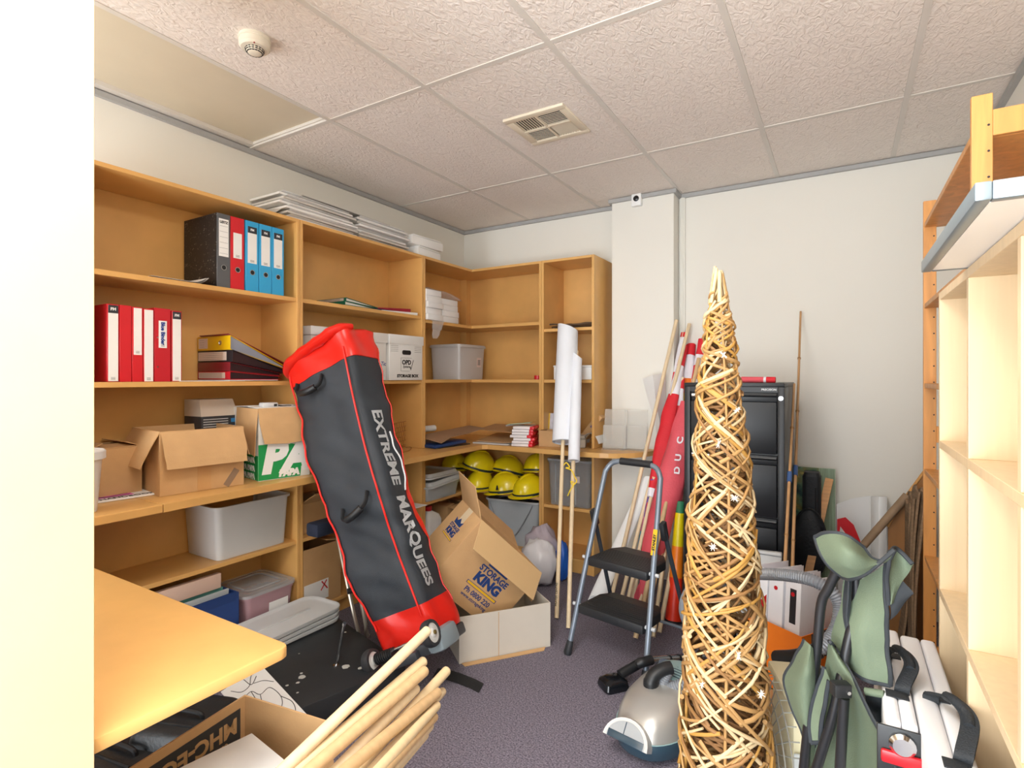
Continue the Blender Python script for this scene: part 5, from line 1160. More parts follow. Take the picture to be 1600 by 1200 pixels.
# brown pole, hardboard, cardboard sheets
a, b = P(1345, 857, y=3.45), P(1408, 785, y=3.45)
hb = mat('brown_hardboard', '#9A6B3C', .6, var=.12, vs=3, stretch=(8, 8, 1))
t = thing('hardboard_sheet', 'brown hardboard sheet tilted between the pine shelving and the back wall', 'board', (P(1420, 900, y=3.5).x, 3.5, 0))
hp = [P(u, v, y=3.5) for u, v in ((1446, 733), (1408, 785), (1387, 822), (1390, 1010), (1450, 1010))]
build('board', G(frame((0, 3.5, 0), (1, 0, 0), (0, 0, 1))).prism([(c.x, max(.003, c.z)) for c in hp], 0, .008), hb, t, True, smooth=0)
build('pale_edge', G().tube([hp[0] + V((0, -.012, 0)), hp[1] + V((0, -.012, 0)), hp[2] + V((0, -.012, 0))], .007, 6), mat('orange_edge', '#D29B56', .5), t, True)
dr = b - a; a0 = a - dr * (a.z / dr.z) * .985
a0 = a - dr * 1.2
one('wooden_pole', G().tube([a0, b + dr * .15], .02, 12), mat('weathered_pole', '#9C8266', .7, var=.15, vs=8), 'weathered brown pole slanting along the hardboard edge', 'pole', a0)
cb = mat('weathered_corrugated_card', '#8C7257', .9, var=.2, vs=10, stretch=(1, 1, 8), bump=.4, bs=40)
for i, (ub, ut, vt, y0, lb) in enumerate(((1405, 1424, 790, 3.30, 'leftmost corrugated cardboard sheet beside the pine shelving'), (1412, 1431, 783, 3.24, 'second corrugated cardboard sheet beside the pine shelving'), (1420, 1436, 772, 3.18, 'third corrugated cardboard sheet, tallest beside the pine shelving'), (1428, 1441, 775, 3.12, 'corrugated cardboard sheet touching the pine post'))):
    tb = P(ut, vt, y=y0); xb = P(ub, 1000, y=y0).x; zt = tb.z
    rows = [[(xb + (tb.x - xb) * q + .012 * math.sin(q * 4 + i) + .006 * math.sin(yy * 40), y0 + yy, .003 + (zt - .003) * q + .012 * math.sin(yy * 60 + i) * q) for yy in [k * .03 for k in range(9)]] for q in [k / 8 for k in range(9)]]
    one('cardboard_sheet', G().sheet(rows, .009), cb, lb, 'cardboard', (xb, y0, 0), 'cardboard sheets on edge')
# orange magazine file with binders on a carton
t = thing('carton', 'brown carton carrying the orange box behind the woven cone', 'carton', TR((-.17, 2.47, .001), rz=R(-8)))
carton(t, .34, .26, .16, flaps=(('f', .12, 89), ('b', .12, -89)))
build('flap', G().box(-.16, .16, -.12, .12, .1625, .166), card, t, smooth=0)
org_ = mat('orange_card', '#F07E1C', .45, var=.04)
OM = TR((-.165, 2.45, .170), rz=R(-32))
t = thing('orange_box', 'bright orange cardboard box holding white binders', 'box', OM)
carton(t, .24, .25, .25, mo=org_, mi_=org_)
build('printed_panel', G(frame((.1205, -.02, .2), (0, 1, 0), (0, 0, 1))).rect(-.05, .05, -.05, .05, Matrix()), mat('print_dark_grey', '#4A4A50', .5), t, smooth=0)
build('lettering', G(frame((.1212, -.02, .2), (0, 1, 0), (0, 0, 1))).text('A4', .06, Matrix(), .002), mat('print_brown', '#2B2B2E', .5), t, smooth=0)
build('lettering', G(frame((.05, -.1256, .03), (1, 0, 0), (0, 0, 1))).text('office', .05, Matrix(), .001), lgrey, t, smooth=0)
wb = mat('white_binder_vinyl', '#E9E9EE', .25, var=.02)
for i, (x, lb) in enumerate(((-.082, 'white binder with a red triangle at the left in the orange box'), (-.012, 'white binder in the middle of the orange box'), (.062, 'white binder with a dark label at the right in the orange box'))):
    MB = OM @ TR((x, .005, .115), rx=R(-4))
    t = thing('lever_arch_binder', lb, 'binder', MB, 'white binders in the orange box')
    build('spine', G().box(-.032, .032, -.116, -.113, 0, .32, .002), wb, t)
    for s in (-1, 1): build('cover_board', G().box(s * .0305 - .0015, s * .0305 + .0015, -.113, .09, 0, .32, .001), wb, t)
    build('paper_block', G().box(-.024, .02, -.105, .075, .004, .29), mat('lilac_pages', '#B9B4CC', .6, var=.2, vs=3, stretch=(90, 1, 1)), t, smooth=0)
    F = frame((0, -.1163, .2), (1, 0, 0), (0, 0, 1))
    if i == 2: build('label', G(F).rect(-.012, .014, -.05, .08, Matrix()), bblk, t, smooth=0)
    build('red_mark', G(F).lathe([(.008, 0), (.008, .0012)], 14, TR((0, .06, .0005))) if i else G(F).prism([(-.03, -.05), (.03, -.05), (.03, .02)], 0, .0008), redp, t, smooth=0)
t = thing('panel', 'pale grey panel standing behind the orange box next to the cabinet', 'panel', (-.2, 2.8, 0))
p, q = P(1186, 861, y=2.85), P(1222, 864, y=2.85)
build('panel', G().hexa([V(k) for k in ((p.x - .1, 2.84, .003), (q.x - .03, 2.84, .003), (q.x - .03, 2.87, .003), (p.x - .1, 2.87, .003), (p.x - .1, 2.84, p.z), (q.x, 2.84, q.z), (q.x, 2.87, q.z), (p.x - .1, 2.87, p.z))], .006), lgrey, t, True)
build('top_edge', G().box(p.x - .1, q.x, 2.838, 2.84, p.z - .012, p.z - .006), grey, t, True)
# ============================================================ vacuum cleaner
vs_ = mat('vacuum_silver', '#BDBBB6', .28, .55, var=.03); vb = mat('vacuum_teal_blue', '#2F4452', .3, var=.06, coat=.3); vt = mat('vacuum_pale_teal', '#8FAFB0', .3, var=.05); hose_m = mat('grey_hose', '#8E9298', .4, .2, var=.05)
VM = TR((-.60, 2.12, 0), rz=R(-10)) @ Matrix.Diagonal((1.0, 1.06, .86, 1))       # +y points to its back
t = thing('vacuum_cleaner', 'silver and teal cylinder vacuum cleaner on the carpet', 'vacuum cleaner', VM)
def vr(z, kx, ky, oy=0, n=36):
    o = []
    for i in range(n):
        a = 2 * math.pi * i / n; c, s = math.cos(a), math.sin(a); e = 2 / 2.5
        x = .142 * kx * (abs(c) ** e) * (1 if c >= 0 else -1); y = .215 * ky * (abs(s) ** e) * (1 if s >= 0 else -1)
        x *= 1 - .12 * (y / .215 > 0) * (y / .215) ** 2 - .10 * (y < 0) * (y / .215) ** 2
        o.append(V((x, y + oy, z)))
    return o
build('base', G().loft([vr(.012, .8, .86), vr(.03, .98, .99), vr(.06, 1.03, 1.03), vr(.085, 1.03, 1.03), vr(.095, 1.0, 1.0)]), vb, t)
build('cover', G().loft([vr(.0955, .99, .99), vr(.13, .97, .95, .005), vr(.165, .9, .87, .015), vr(.195, .76, .74, .03), vr(.215, .55, .55, .045), vr(.224, .3, .32, .05), vr(.226, .05, .06, .05)]), vs_, t, smooth=60)
build('vent_cover', G().loft([[V((x * k, y + oy, z)) for x, y in rrect(.2, .15, .07, 6)] for k, oy, z in ((1.1, .125, .10), (1.05, .125, .17), (.95, .12, .205), (.75, .115, .222), (.5, .11, .2285), (.05, .11, .23))]), vt, t, smooth=60)
g = G()
for k in range(7): g.tube([(-.055 + .0 * k, .06 + .018 * k, .2265 - .003 * k * (k > 3)), (.0, .06 + .018 * k, .233 - .0012 * k), (.055, .06 + .018 * k, .2265 - .003 * k * (k > 3))], .0028, 6)
build('vent_slots', g, vb, t)
for s in (-1, 1): build('side_button', G(TR((s * .075, .165, .2))).lathe([(.024, -.02), (.024, .008), (.018, .014)], 18), mat('vacuum_button', '#5C6B7C', .35), t)
# front arch
arch = [(.088 * math.cos(a), .085 * math.sin(a)) for a in [R(180 * k / 14) for k in range(15)]]
AM = frame((-.02, -.236, .088), (1, 0, 0), (0, .55, .83))
build('front_arch', G(AM).prism(arch, -.03, .012), mat('vacuum_pale_silver', '#D0D0CE', .25, .3), t)
build('arch_recess', G(AM).prism([(x * .86, y * .86) for x, y in arch if True], .0105, .0135), mat('vacuum_grey', '#A5AAAE', .3, .3), t)
build('arch_slot', G(AM).box(-.07, .07, .0, .026, .0125, .016, .003).box(-.012, -.009, .026, .07, .0125, .015), vb, t)
build('seam', G().tube([p * 1.003 for p in vr(.096, 1.0, 1.0)], .002, 6, loop=True), vt, t)
build('hose_elbow', G().tube(spline([(-.03, -.03, .19), (-.03, -.03, .235), (-.022, -.015, .262), (.0, .012, .28), (.02, .035, .284)], 5), [.03] * 6 + [.027] * 15, 14), black, t)
# hose: corrugated tube of the vacuum
e0 = VM @ V((.015, .03, .284))
hp_ = [e0, P(1035, 1076, t=2.12), P(1075, 1066, t=2.1), P(1110, 1058, t=2.15), P(1140, 1035, t=2.3), P(1122, 1015, t=2.55), P(1092, 1000, t=2.62), P(1072, 970, t=2.62), P(1068, 945, t=2.58), P(1078, 922, t=2.5), P(1100, 906, t=2.38), P(1140, 898, t=2.2), P(1190, 897, t=2.0), P(1230, 899, t=1.9), P(1270, 907, t=1.82), P(1300, 925, t=1.78), P(1312, 950, t=1.76), P(1305, 985, t=1.74), P(1280, 1015, t=1.72), P(1248, 1026, t=1.75), P(1215, 1028, t=1.85)]
cl = spline(hp_, 26)
L_ = [0]
for i in range(1, len(cl)): L_.append(L_[-1] + (cl[i] - cl[i - 1]).length)
tot = L_[-1]; N = int(tot / .0042); pts = []; rr = []; j = 0
for i in range(N + 1):
    d = tot * i / N
    while j < len(L_) - 2 and L_[j + 1] < d: j += 1
    q = (d - L_[j]) / max(1e-6, L_[j + 1] - L_[j]); pts.append(cl[j] + (cl[j + 1] - cl[j]) * q)
    rr.append(.0215 if i % 2 else .0185)
nh = int(N * .93)
build('hose', G().tube(pts[:nh], rr[:nh], 12), hose_m, t, True, smooth=0)
build('hose_handle', G().tube(pts[nh - 2:], .024, 14), black, t, True)
# floor head + wand lying behind it
t = thing('floor_brush', 'black vacuum floor head on the carpet beside the vacuum', 'vacuum head', P(965, 1075, z=.0))
hc = P(958, 1068, z=.02); MH = frame((hc.x, hc.y, .002), (.62, .78, 0), (-.78, .62, 0))
build('head', G(MH).loft([[V((x, y, z)) for x, y in rrect(w_, d_, .02, 4)] for w_, d_, z in ((.11, .09, 0), (.12, .1, .012), (.11, .09, .035), (.07, .06, .048))]), blackgl, t, True)
build('neck', G().tube(spline([hc + V((.02, .03, .03)), hc + V((.08, .11, .06)), P(1000, 1036, t=2.42), P(1018, 1031, t=2.44)], 6), .021, 12), black, t, True)
t = thing('vacuum_wand', 'bright chrome vacuum wand lying behind the vacuum', 'vacuum wand', P(1040, 1040, t=2.43))
a, b = P(1016, 1032, t=2.44), P(1098, 1026, t=2.62)
build('tube', G().tube([a, b], .0165, 16), mat('wand_chrome', '#B9BCBD', .22, .9), t, True)
g = G()
for q in (.32, .5, .72): c = a + (b - a) * q; build('collar', G().tube([c, c + (b - a) * .03], .0185, 16), black, t, True)
build('clip', G().box(-.01, .01, -.012, .012, -.05, .06, .004, M=Matrix.Translation(P(1074, 1050, t=2.42))), black, t, True)
# ============================================================ woven cone
random.seed(21)
cm = [mat('willow_tan', '#AC8450', .6, var=.14, vs=9), mat('willow_pale', '#CDB48A', .6, var=.1, vs=9), mat('willow_brown', '#8F673A', .65, var=.14, vs=9), mat('willow_ochre', '#B3853F', .6, var=.12, vs=9), mat('willow_dark', '#7A5630', .8, var=.15, vs=9)]
CB = V((-.277, 1.62, 0)); CT = P(1122, 428, y=1.63)
Hc = CT.z
CM = frame(CB, (1, 0, 0), V((0, 1, 0)), None); ax_ = (CT - CB).normalized()
def cprof(z):
    k = z / Hc
    tab = [(0, .139), (.17, .122), (.39, .105), (.61, .083), (.82, .052), (.93, .032), (1, .012)]
    for (a, b), (c, d) in zip(tab, tab[1:]):
        if k <= c: return b + (d - b) * (k - a) / (c - a)
    return .012
t = thing('woven_cone', 'tall woven willow cone standing on the carpet in front of the cabinet', 'woven cone', CB)
def cpt(an, z, off): 
    r = cprof(max(0, min(Hc, z))) + off
    return CB + ax_ * z + V((math.cos(an) * r, math.sin(an) * r, 0))
def strand(g, z0, rise, a0, turns, rad, off, jit=.004, mi=0):
    n = max(6, int(abs(turns) * 22)); pts = []; rs = []
    ph = random.uniform(0, 6)
    for k in range(n + 1):
        q = k / n; z = z0 + rise * q
        pts.append(cpt(a0 + 2 * math.pi * turns * q, z, off + jit * math.sin(q * 9 + ph) - .004 * (abs(q - .5) * 2) ** 6)); rs.append(rad * (1.0 - .4 * q))
    g.mi(mi).tube(pts, rs, 6)
g = G()
for k in range(170):
    z0 = random.uniform(0, Hc * .9); strand(g, z0, random.uniform(-.3, .3) * min(1, (Hc - z0)), random.uniform(0, 6.3), random.choice((-1, 1)) * random.uniform(.3, .7), .0055, -.022 * (1 - z0 / Hc * .6), .003, random.choice((4, 4, 2)))
build('inner_weave', g, cm, t, True, smooth=60)
g = G()
for k in range(400):
    q = random.random(); z0 = q * Hc * .97; w_ = cprof(z0) / .15
    s_ = random.choice((-1, 1)); turns = s_ * random.uniform(.22, .5) * (1 + .5 * q); rise = random.choice((-1, 1)) * abs(turns) * 2 * math.pi * cprof(z0) * random.uniform(.25, 1.1)
    if z0 + rise > Hc * .985: rise = -abs(rise)
    if z0 + rise < .01: rise = abs(rise)
    strand(g, z0, rise, random.uniform(0, 6.3), turns, random.uniform(.0048, .0074) * (.72 + .28 * w_), random.uniform(-.008, .006), .0035, random.choice((0, 0, 0, 1, 1, 2, 3)))
for k in range(5):      # long rods run up the inside
    a_ = 2 * math.pi * k / 5
    g.mi(k % 4).tube([cpt(a_ + .15 * math.sin(q * 5 + k), q * Hc, -.012 * (1 - q)) for q in [j / 24 for j in range(25)]], [.0055 - .0028 * j / 24 for j in range(25)], 6)
for k in range(6): g.mi(1).tube([cpt(k, Hc * .95, -.002), cpt(k + .3, Hc, -.002), cpt(k + .4, Hc + random.uniform(.0, .025), -.004)], [.006, .006, .004], 6)
build('weave', g, cm, t, True, smooth=60)
star = mat('pale_star', '#F2EADB', .6)
for (u, v) in ((1130, 555), (1118, 690), (1146, 772), (1149, 1002), (1103, 1043), (1182, 1070), (1160, 640), (1112, 842)):
    c = P(u, v, y=1.6); zz = c.z; an = math.atan2(-.80, .25) + (u - (1122 + (v - 430) * .027)) / 60
    c = cpt(an, zz, .012); gs = G()
    for k in range(7):
        d = V((random.uniform(-1, 1), random.uniform(-1, .2), random.uniform(-1, 1))).normalized(); gs.tube([c - d * .012, c, c + d * .012], [.0004, .002, .0004], 5)
    build('star_ornament', gs, star, t, True)
# ============================================================ folded tables
wt = mat('white_blow_moulded_plastic', '#ECECEE', .38, var=.015, bump=.03, bs=200)
strap = mat('dark_strap', '#22272C', .7, var=.1, bump=.3, bs=300)
for i, (xs, y0, y1, lb) in enumerate((((.071, .0965, .0975, .123), 1.28, 1.74, 'white folded table with a red latch, behind the folded green chair'), ((.126, .1665, .1675, .198), .72, 1.72, 'white folded table with a strap handle, against the maple unit'))):
    t = thing('folded_table', lb, 'folding table', ((xs[0] + xs[3]) / 2, (y0 + y1) / 2, .001), 'white folded tables')
    for k in (0, 2): build('half_panel', G().box(xs[k], xs[k + 1], y0, y1, .002, .72, .008, seg=3), wt, t, True)
    xm = (xs[1] + xs[2]) / 2
    ya, yb_ = (1.40, 1.56) if i == 0 else (1.20, 1.40)
    pts = spline([(xm - .012, yb_, .714), (xm - .01, yb_ - .005, .735), (xm + .012, (ya + yb_) / 2 + .03, .765), (xm + .03, (ya + yb_) / 2 - .02, .758), (xm + .012, ya + .005, .735), (xm + .008, ya, .714)], 8)
    rows = [[p + V((-.013, .004, 0)), p + V((.013, -.004, .004))] for p in pts]
    h = build('strap_handle', G().sheet(rows, .004), strap, t, True)
    build('grip', G().tube(pts[14:27], .009, 10), strap, h, True)
    for yy in (ya - .03, yb_): build('strap_anchor', G().box(xm - .02, xm + .02, yy, yy + .03, .7195, .7225, .001), strap, h, True)
    g = G().box(xs[0] + .006, xs[1] - .006, (1.66 if i == 0 else 1.02), (1.69 if i == 0 else 1.07), .7202, .7212)
    build('brand_plate', g, grey, t, True, smooth=0)
    if i == 0:
        LMx = Matrix.Translation((xm, y0 - .001, .655))
        build('latch_plate', G(LMx).box(-.04, .045, -.006, 0, -.075, .055, .004), black, t, True)
        build('latch', G(LMx).box(-.034, .04, -.016, -.006, -.012, .012, .004), redp, t, True)
        build('latch_catch', G(LMx).lathe([(.022, 0), (.022, .008), (.016, .014)], 18, TR((0, -.006, .028), rx=R(90))), chrome, t, True)
        build('latch_hook', G(LMx).tube(spline([(-.01, -.012, -.03), (.012, -.02, -.045), (.02, -.016, -.07), (-.004, -.012, -.085)], 5), .012, 10), black, t, True)
# ============================================================ cream fan
FMx = TR((-.150, 1.82, 0))
t = thing('fan_heater', 'cream fan heater with a round wire grille beside the woven cone', 'fan', FMx)
cf = mat('cream_enamel', '#E8DFB8', .4, var=.03)
FB = frame((0, 0, 0), (.93, .37, 0), (-.37, .93, 0))
build('body', G(FB).taper(.17, .22, .15, .19, .03, .46, .012, TR((.07, 0, 0))).box(-.02, .14, -.1, .1, .455, .485, .01), cf, t)
build('front_panel', G(FB).box(-.01, .13, -.118, -.108, .05, .33, .006), mat('pale_grey_panel', '#C9CECB', .4), t)
build('knob', G(FB @ TR((.02, -.09, .484))).lathe([(.02, 0), (.018, .014), (.01, .016)], 16), mat('knob_grey', '#A9A9A2', .4), t)
wire = mat('grille_wire', '#A6A79E', .35, .5)
GM = FB @ TR((-.035, -.02, .27), ry=R(-90))
g = G(GM)
for k in range(6):
    r_ = .03 + .035 * k; g.tube([(r_ * math.cos(a), r_ * math.sin(a), .035 - .03 * (k / 5) ** 2) for a in [2 * math.pi * i / 40 for i in range(40)]], .002, 5, loop=True)
for k in range(36):
    a = 2 * math.pi * k / 36; g.tube([(r_ * math.cos(a), r_ * math.sin(a), .035 - .03 * (r_ / .205) ** 2) for r_ in (.03, .1, .16, .205)] + [(.207 * math.cos(a), .207 * math.sin(a), -.02)], .0018, 4)
build('grille', g, wire, t)
build('foot', G(FB).box(-.06, .16, -.11, .11, .001, .03, .008), cf, t)
# ============================================================ folded camp chair
gf = mat('green_canvas', '#66745F', .75, var=.14, vs=4, bump=.15, bs=350); gb = mat('dark_grey_binding', '#2A2F34', .7, var=.1); bp = mat('black_steel_tube', '#1C1D20', .38, var=.05)
def CP(u, v, dt=0):
    """the folded chair stands slantwise: nearer towards its right edge"""
    return P(u, v, t=1.29 - .17 * (u - 1260) / 140 + dt)
t = thing('camp_chair', 'folded green canvas camp chair with black tube frame', 'chair', (0, 1.5, 0))
def down(p, q):   # carry a leg on to the floor
    d = q - p; return p + d * (p.z / -d.z) * .999 if d.z < -1e-4 else q
for pts in (((1307, 893, .0), (1294, 920, .0), (1283, 945, 0), (1276, 1020, 0), (1264, 1120, 0), (1256, 1198, 0)), ((1338, 900, .02), (1337, 955, .02), (1325, 1005, .0), (1303, 1112, -.02), (1277, 1197, -.03)), ((1319, 1090, -.05), (1316, 1140, -.05), (1313, 1197, -.05))):
    q = [CP(*p) for p in pts]; q.append(down(q[-2], q[-1])); q[-1].z = .004
    build('frame_tube', G().tube(spline(q, 6), .0105, 12), bp, t, True)
    build('tube_foot', G().cyl(q[-1], q[-1] + V((0, 0, .03)), .015, 12), black, t, True)
def canvas(name, rows, m=gf, th=.0025, edge=(), parent=t, fine=5):
    R_ = [[CP(*p) for p in r] for r in rows]
    R_ = [spline(r, fine) for r in R_]; C_ = list(zip(*R_)); C_ = [spline(list(c), fine) for c in C_]
    rows2 = [[p + (CA * (.010 * noise.noise(p * 9) + .005 * noise.noise(p * 23))) for p in r] for r in zip(*C_)]
    o = build(name, G().sheet(rows2, th), m, parent, True, smooth=70)
    sides = {'t': rows2[0], 'b': rows2[-1], 'l': [r[0] for r in rows2], 'r': [r[-1] for r in rows2]}
    for e in edge: build('binding', G().tube(sides[e], .0046, 8, flat=.7), gb, o, True)
    return o
canvas('back_top_flap', [[(1270, 838, -.03), (1292, 831, -.05), (1320, 836, -.05), (1348, 855, -.03)], [(1280, 865, -.05), (1306, 858, -.09), (1330, 862, -.09), (1362, 872, -.03)], [(1296, 886, -.05), (1318, 884, -.09), (1345, 886, -.07), (1385, 876, -.02)], [(1316, 902, -.03), (1330, 905, -.05), (1352, 897, -.05), (1395, 858, -.02)]], edge=('t', 'l', 'b', 'r'))
canvas('back_side_flap', [[(1388, 862, -.02), (1398, 856, .01), (1412, 866, .02), (1427, 882, .02)], [(1388, 885, -.02), (1398, 885, 0), (1410, 892, .02), (1420, 897, .03)], [(1388, 915, -.01), (1394, 915, 0), (1402, 915, .01), (1408, 916, .02)], [(1388, 945, 0), (1390, 945, 0), (1393, 944, 0), (1396, 943, .01)]], edge=('t', 'l'))
canvas('back_panel', [[(1318, 905, .03), (1340, 906, .02), (1362, 896, .0), (1386, 880, -.01)], [(1312, 950, .03), (1342, 950, .0), (1365, 948, .0), (1384, 945, 0)], [(1298, 1000, .03), (1338, 1000, -.01), (1366, 1002, 0), (1386, 1000, .01)], [(1320, 1040, .03), (1348, 1060, 0), (1372, 1068, .01), (1394, 1074, .02)]], edge=('r', 'b'))
canvas('arm_strap', [[(1388, 925, .01), (1402, 915, .02), (1412, 908, .03)], [(1390, 945, .01), (1405, 938, .02), (1426, 925, .04)], [(1390, 968, .01), (1400, 958, .02), (1424, 930, .04)]], m=gb)
canvas('arm_strap', [[(1320, 900, -.0), (1326, 900, -.01), (1331, 900, -.0)], [(1318, 950, -.0), (1325, 950, -.01), (1330, 950, -.0)], [(1322, 985, .0), (1326, 986, .0), (1328, 987, .0)]], m=gb)
canvas('seat_panel', [[(1256, 1000, .0), (1266, 1008, -.02), (1274, 1018, .02)], [(1240, 1035, .02), (1258, 1045, -.04), (1280, 1048, .02)], [(1226, 1064, .03), (1254, 1080, -.03), (1286, 1078, .02)], [(1238, 1108, .03), (1258, 1120, -.02), (1280, 1115, .02)], [(1255, 1150, .02), (1264, 1158, .0), (1274, 1160, .03)], [(1258, 1200, .04), (1266, 1200, .03), (1274, 1200, .05)]], edge=('l', 'r'))
canvas('seat_fold', [[(1296, 1003, -.01), (1300, 1006, -.03), (1305, 1012, .0)], [(1288, 1045, .02), (1310, 1040, -.03), (1332, 1058, -.02)], [(1284, 1085, .02), (1318, 1100, .02), (1350, 1098, -.04)], [(1282, 1130, .03), (1330, 1140, .02), (1374, 1142, -.06)], [(1270, 1165, .03), (1335, 1180, .02), (1390, 1178, -.07)], [(1262, 1215, .03), (1335, 1220, .02), (1402, 1210, -.08)]], edge=('t', 'r'))
canvas('seat_loop', [[(1285, 1040, -.02), (1292, 1060, -.03)], [(1272, 1090, -.02), (1288, 1095, -.03)], [(1266, 1130, -.02), (1286, 1140, -.03)], [(1268, 1162, -.02), (1284, 1162, -.02)]], edge=('l', 'r', 'b'))
for (u, v, dt) in ((1262, 1045, .02), (1312, 1078, -.05)):
    c = CP(u, v, dt - .02); build('bracket', G().box(-.016, .02, -.012, .012, -.016, .012, .003, M=frame(c, CR, -CA)), black, t, True)
    build('rivet', G().cyl(c + CR * .012 - CA * .014, c + CR * .012 - CA * .01, .004, 10), chrome, t, True)
c0, c1 = CP(1352, 1080, -.01), CP(1382, 1085, .0)
build('tube_sleeve', G().tube([c0, c1], .008, 10), gf, t, True)
canvas('pocket', [[(1348, 1083, 0), (1372, 1086, 0), (1392, 1080, .02)], [(1356, 1105, .02), (1372, 1112, .03), (1388, 1098, .02)], [(1364, 1125, .02), (1374, 1128, .02), (1380, 1118, .02)]], m=gb)
# ============================================================ foreground carton with dowels
KM = TR((-1.235, .725, .001), rz=R(8))
t = thing('carton', 'brown carton in the foreground holding dowels, dark band printed inside', 'carton', KM)
carton(t, .31, .42, .5, th=.005, flaps=(('r', .10, 172),))
Fi = frame((-.1495, .0, .4), (0, -1, 0), (0, 0, -1))     # inside of the left wall, print upside down
build('printed_band', G(Fi).rect(-.19, .19, -.075, .06, Matrix()), mat('print_charcoal', '#39393A', .7), t, smooth=0)
build('lettering', G(Fi).text('MHC-EC', .056, TR((-.075, -.038, .0008)), .002), card, t, smooth=0)
build('lettering', G(Fi).text('COMPACT HI-FI SYSTEM', .014, TR((-.075, .0, .0008)), .0004), card, t, smooth=0)
# white box inside
WM = KM @ TR((-.0, -.01, .295), rz=R(-12), rx=R(-4), ry=R(4))
t = thing('box', 'small white box lying in the carton of dowels', 'box', WM)
build('box_body', G().box(-.085, .085, -.15, .12, 0, .17, .003), white, t)
build('lid_flap', G().box(-.0865, .0865, -.152, .122, .1705, .174, .001).box(-.0875, -.0855, -.15, .12, .08, .172, .001), whitegl, t)
build('flap_slot', G(TR((.088, .02, .13))).box(-.001, .0008, -.03, .03, -.02, .0), card, t, smooth=0)
# dowels
random.seed(33)
dl = [((668, 985), 1.52, (448, 1198), 1.10, 'longest pale dowel reaching highest out of the carton'), ((662, 1033), 1.50, (470, 1199), 1.12, 'second dowel from the top of the bundle'), ((664, 1048), 1.46, (490, 1199), 1.10, 'dowel just under the second one, ending beside it'),
      ((650, 1075), 1.44, (530, 1199), 1.16, 'short dowel ending in the middle of the bundle'), ((698, 1048), 1.58, (560, 1199), 1.20, 'dowel reaching furthest right over the carpet'), ((684, 1082), 1.50, (545, 1199), 1.12, 'thick pale dowel on the front side of the bundle'),
      ((692, 1080), 1.56, (585, 1199), 1.2, 'dowel end showing behind the thick pale one'), ((683, 1102), 1.48, (595, 1199), 1.16, 'dowel below the thick pale one'), ((679, 1120), 1.46, (605, 1199), 1.18, 'tan dowel third from the bottom of the bundle'),
      ((672, 1134), 1.44, (615, 1199), 1.22, 'slim dowel second from the bottom of the bundle'), ((664, 1148), 1.44, (620, 1199), 1.26, 'lowest dowel of the bundle')]
for i, (e, te, s, ts, lb) in enumerate(dl):
    a, b = P(*e, t=te), P(*s, t=ts); d = (b - a); b2 = b + d.normalized() * .12
    t = thing('dowel', lb, 'dowel', b2, 'wooden dowels in the foreground carton')
    n = (a - b2).normalized(); r_ = .0135 if i < 6 else .0115
    build('rod', G().tube([b2, a - n * .003], r_, 16), [dow, mat('pale_dowel_light', '#E8CFA4', .55, var=.05, stretch=(9, 9, 1)), dowt][i % 3 if i != 8 else 2], t, True)
    build('end_grain', G().tube([a - n * .003, a], [r_, r_ * .93], 16), mat('dowel_end', '#DDC39A', .8, var=.12, vs=60), t, True)
for i, (s, e, tt_) in enumerate((((455, 1195), (503, 1146), 1.33), ((462, 1199), (510, 1152), 1.31))):
    a, b = P(*s, t=1.22 - .02 * i), P(*e, t=tt_)
    one('timber_lath', G(frame(a, b - a, CR)).box(-.12, (b - a).length, -.012, .012, -.003, .003, .001), dowt, ['thin flat wooden slat beside the white box', 'thin flat wooden slat next to the dowels'][i], 'slat', a, 'flat slats in the carton', smooth=0)
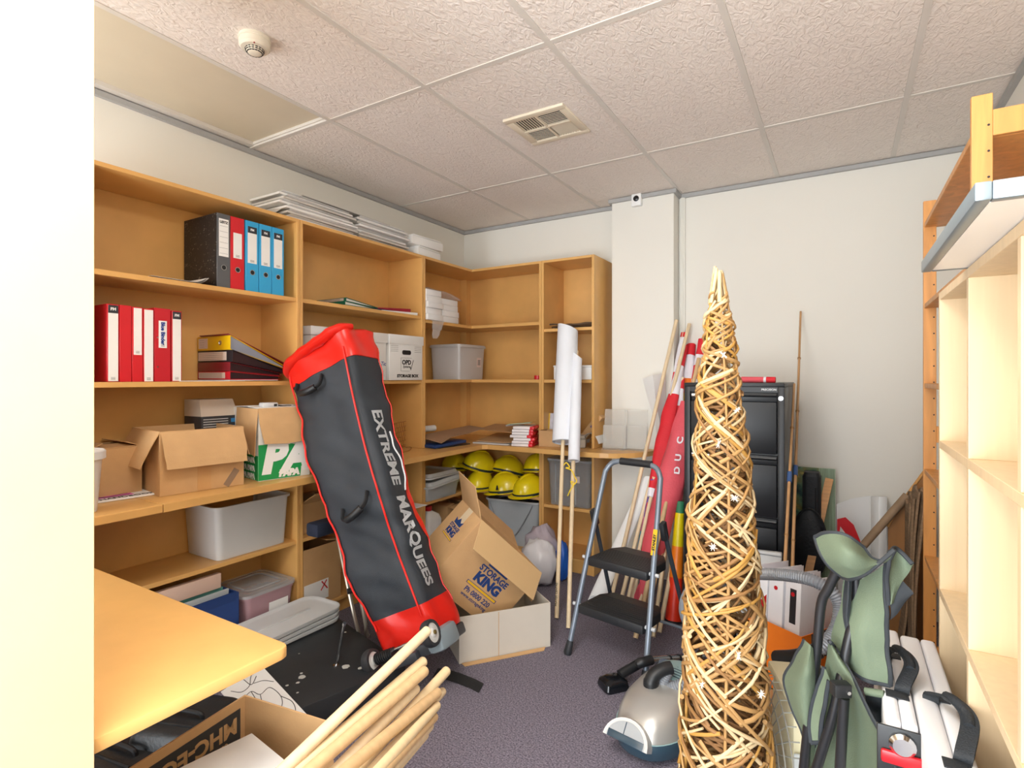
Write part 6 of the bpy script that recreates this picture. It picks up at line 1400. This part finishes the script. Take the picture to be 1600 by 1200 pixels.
# drawing on paper, black bags under the desk
pz = .131
dq = [P(u, v, z=pz) for u, v in ((345, 1082), (408, 1040), (480, 1118), (405, 1150))]
t = thing('drawing_sheet', 'white sheet with a black line drawing on the edge of the black board', 'paper', dq[0])
build('sheet', G().prism([(c.x, c.y) for c in dq], pz, pz + .003), white, t, True, smooth=0)
def onq(s, q): 
    a = dq[0].lerp(dq[1], s); b = dq[3].lerp(dq[2], s); c = a.lerp(b, q); return V((c.x, c.y, pz + .0035))
g = G()
for ln in ([(.15, .1), (.3, .22), (.5, .2), (.62, .1), (.7, .05)], [(.2, .35), (.45, .3), (.55, .42), (.8, .4), (.85, .6), (.7, .75), (.5, .7), (.48, .55), (.55, .42)], [(.45, .3), (.4, .5), (.3, .6), (.2, .55)], [(.6, .2), (.8, .25), (.95, .35)], [(.3, .6), (.35, .8), (.5, .7)], [(.85, .6), (.95, .75), (.85, .9), (.65, .88), (.7, .75)], [(.1, .5), (.12, .75), (.25, .85)], [(.5, .05), (.55, .2), (.75, .12)]):
    g.tube(spline([onq(*p) for p in ln], 6), .0014, 5)
build('line_drawing', g, ink, t, True)
leather = mat('black_bag_leather', '#24272A', .42, var=.12, vs=6, bump=.12, bs=80)
for i, (u, v, z, sz, rz, lb) in enumerate(((325, 1128, .1, (.30, .26, .2), 20, 'black soft bag under the desk beside the drawing'), (215, 1165, .07, (.30, .25, .14), 10, 'flatter black bag in the shade under the desk'))):
    c = P(u, v, z=.2 if i == 0 else .16)
    if i == 0: c.x -= .05; c.y += .0
    M = TR((c.x - .06, c.y, .002), rz=R(rz)); a, b, h = sz
    t = thing('soft_bag', lb, 'bag', M, 'black bags under the desk')
    build('bag_body', G().loft([[V((x + .008 * math.sin(9 * y + 5 * z), y, z)) for x, y in rrect(a * k, b * k, .05 * k, 5)] for z, k in ((0, .92), (.02, 1), (h * .6, 1.03), (h * .9, .95), (h, .8))]), leather, t, smooth=70)
    build('zip', G().tube([(x, -.3 * b, h + .003) for x in (-a * .38, 0, a * .38)], .004, 6), ink, t)
    build('handle', G().tube(spline([(-a * .25, -.1 * b, h - .005), (-a * .2, -.12 * b, h + .02), (a * .2, -.12 * b, h + .02), (a * .25, -.1 * b, h - .005)], 6), .008, 8), ink, t)
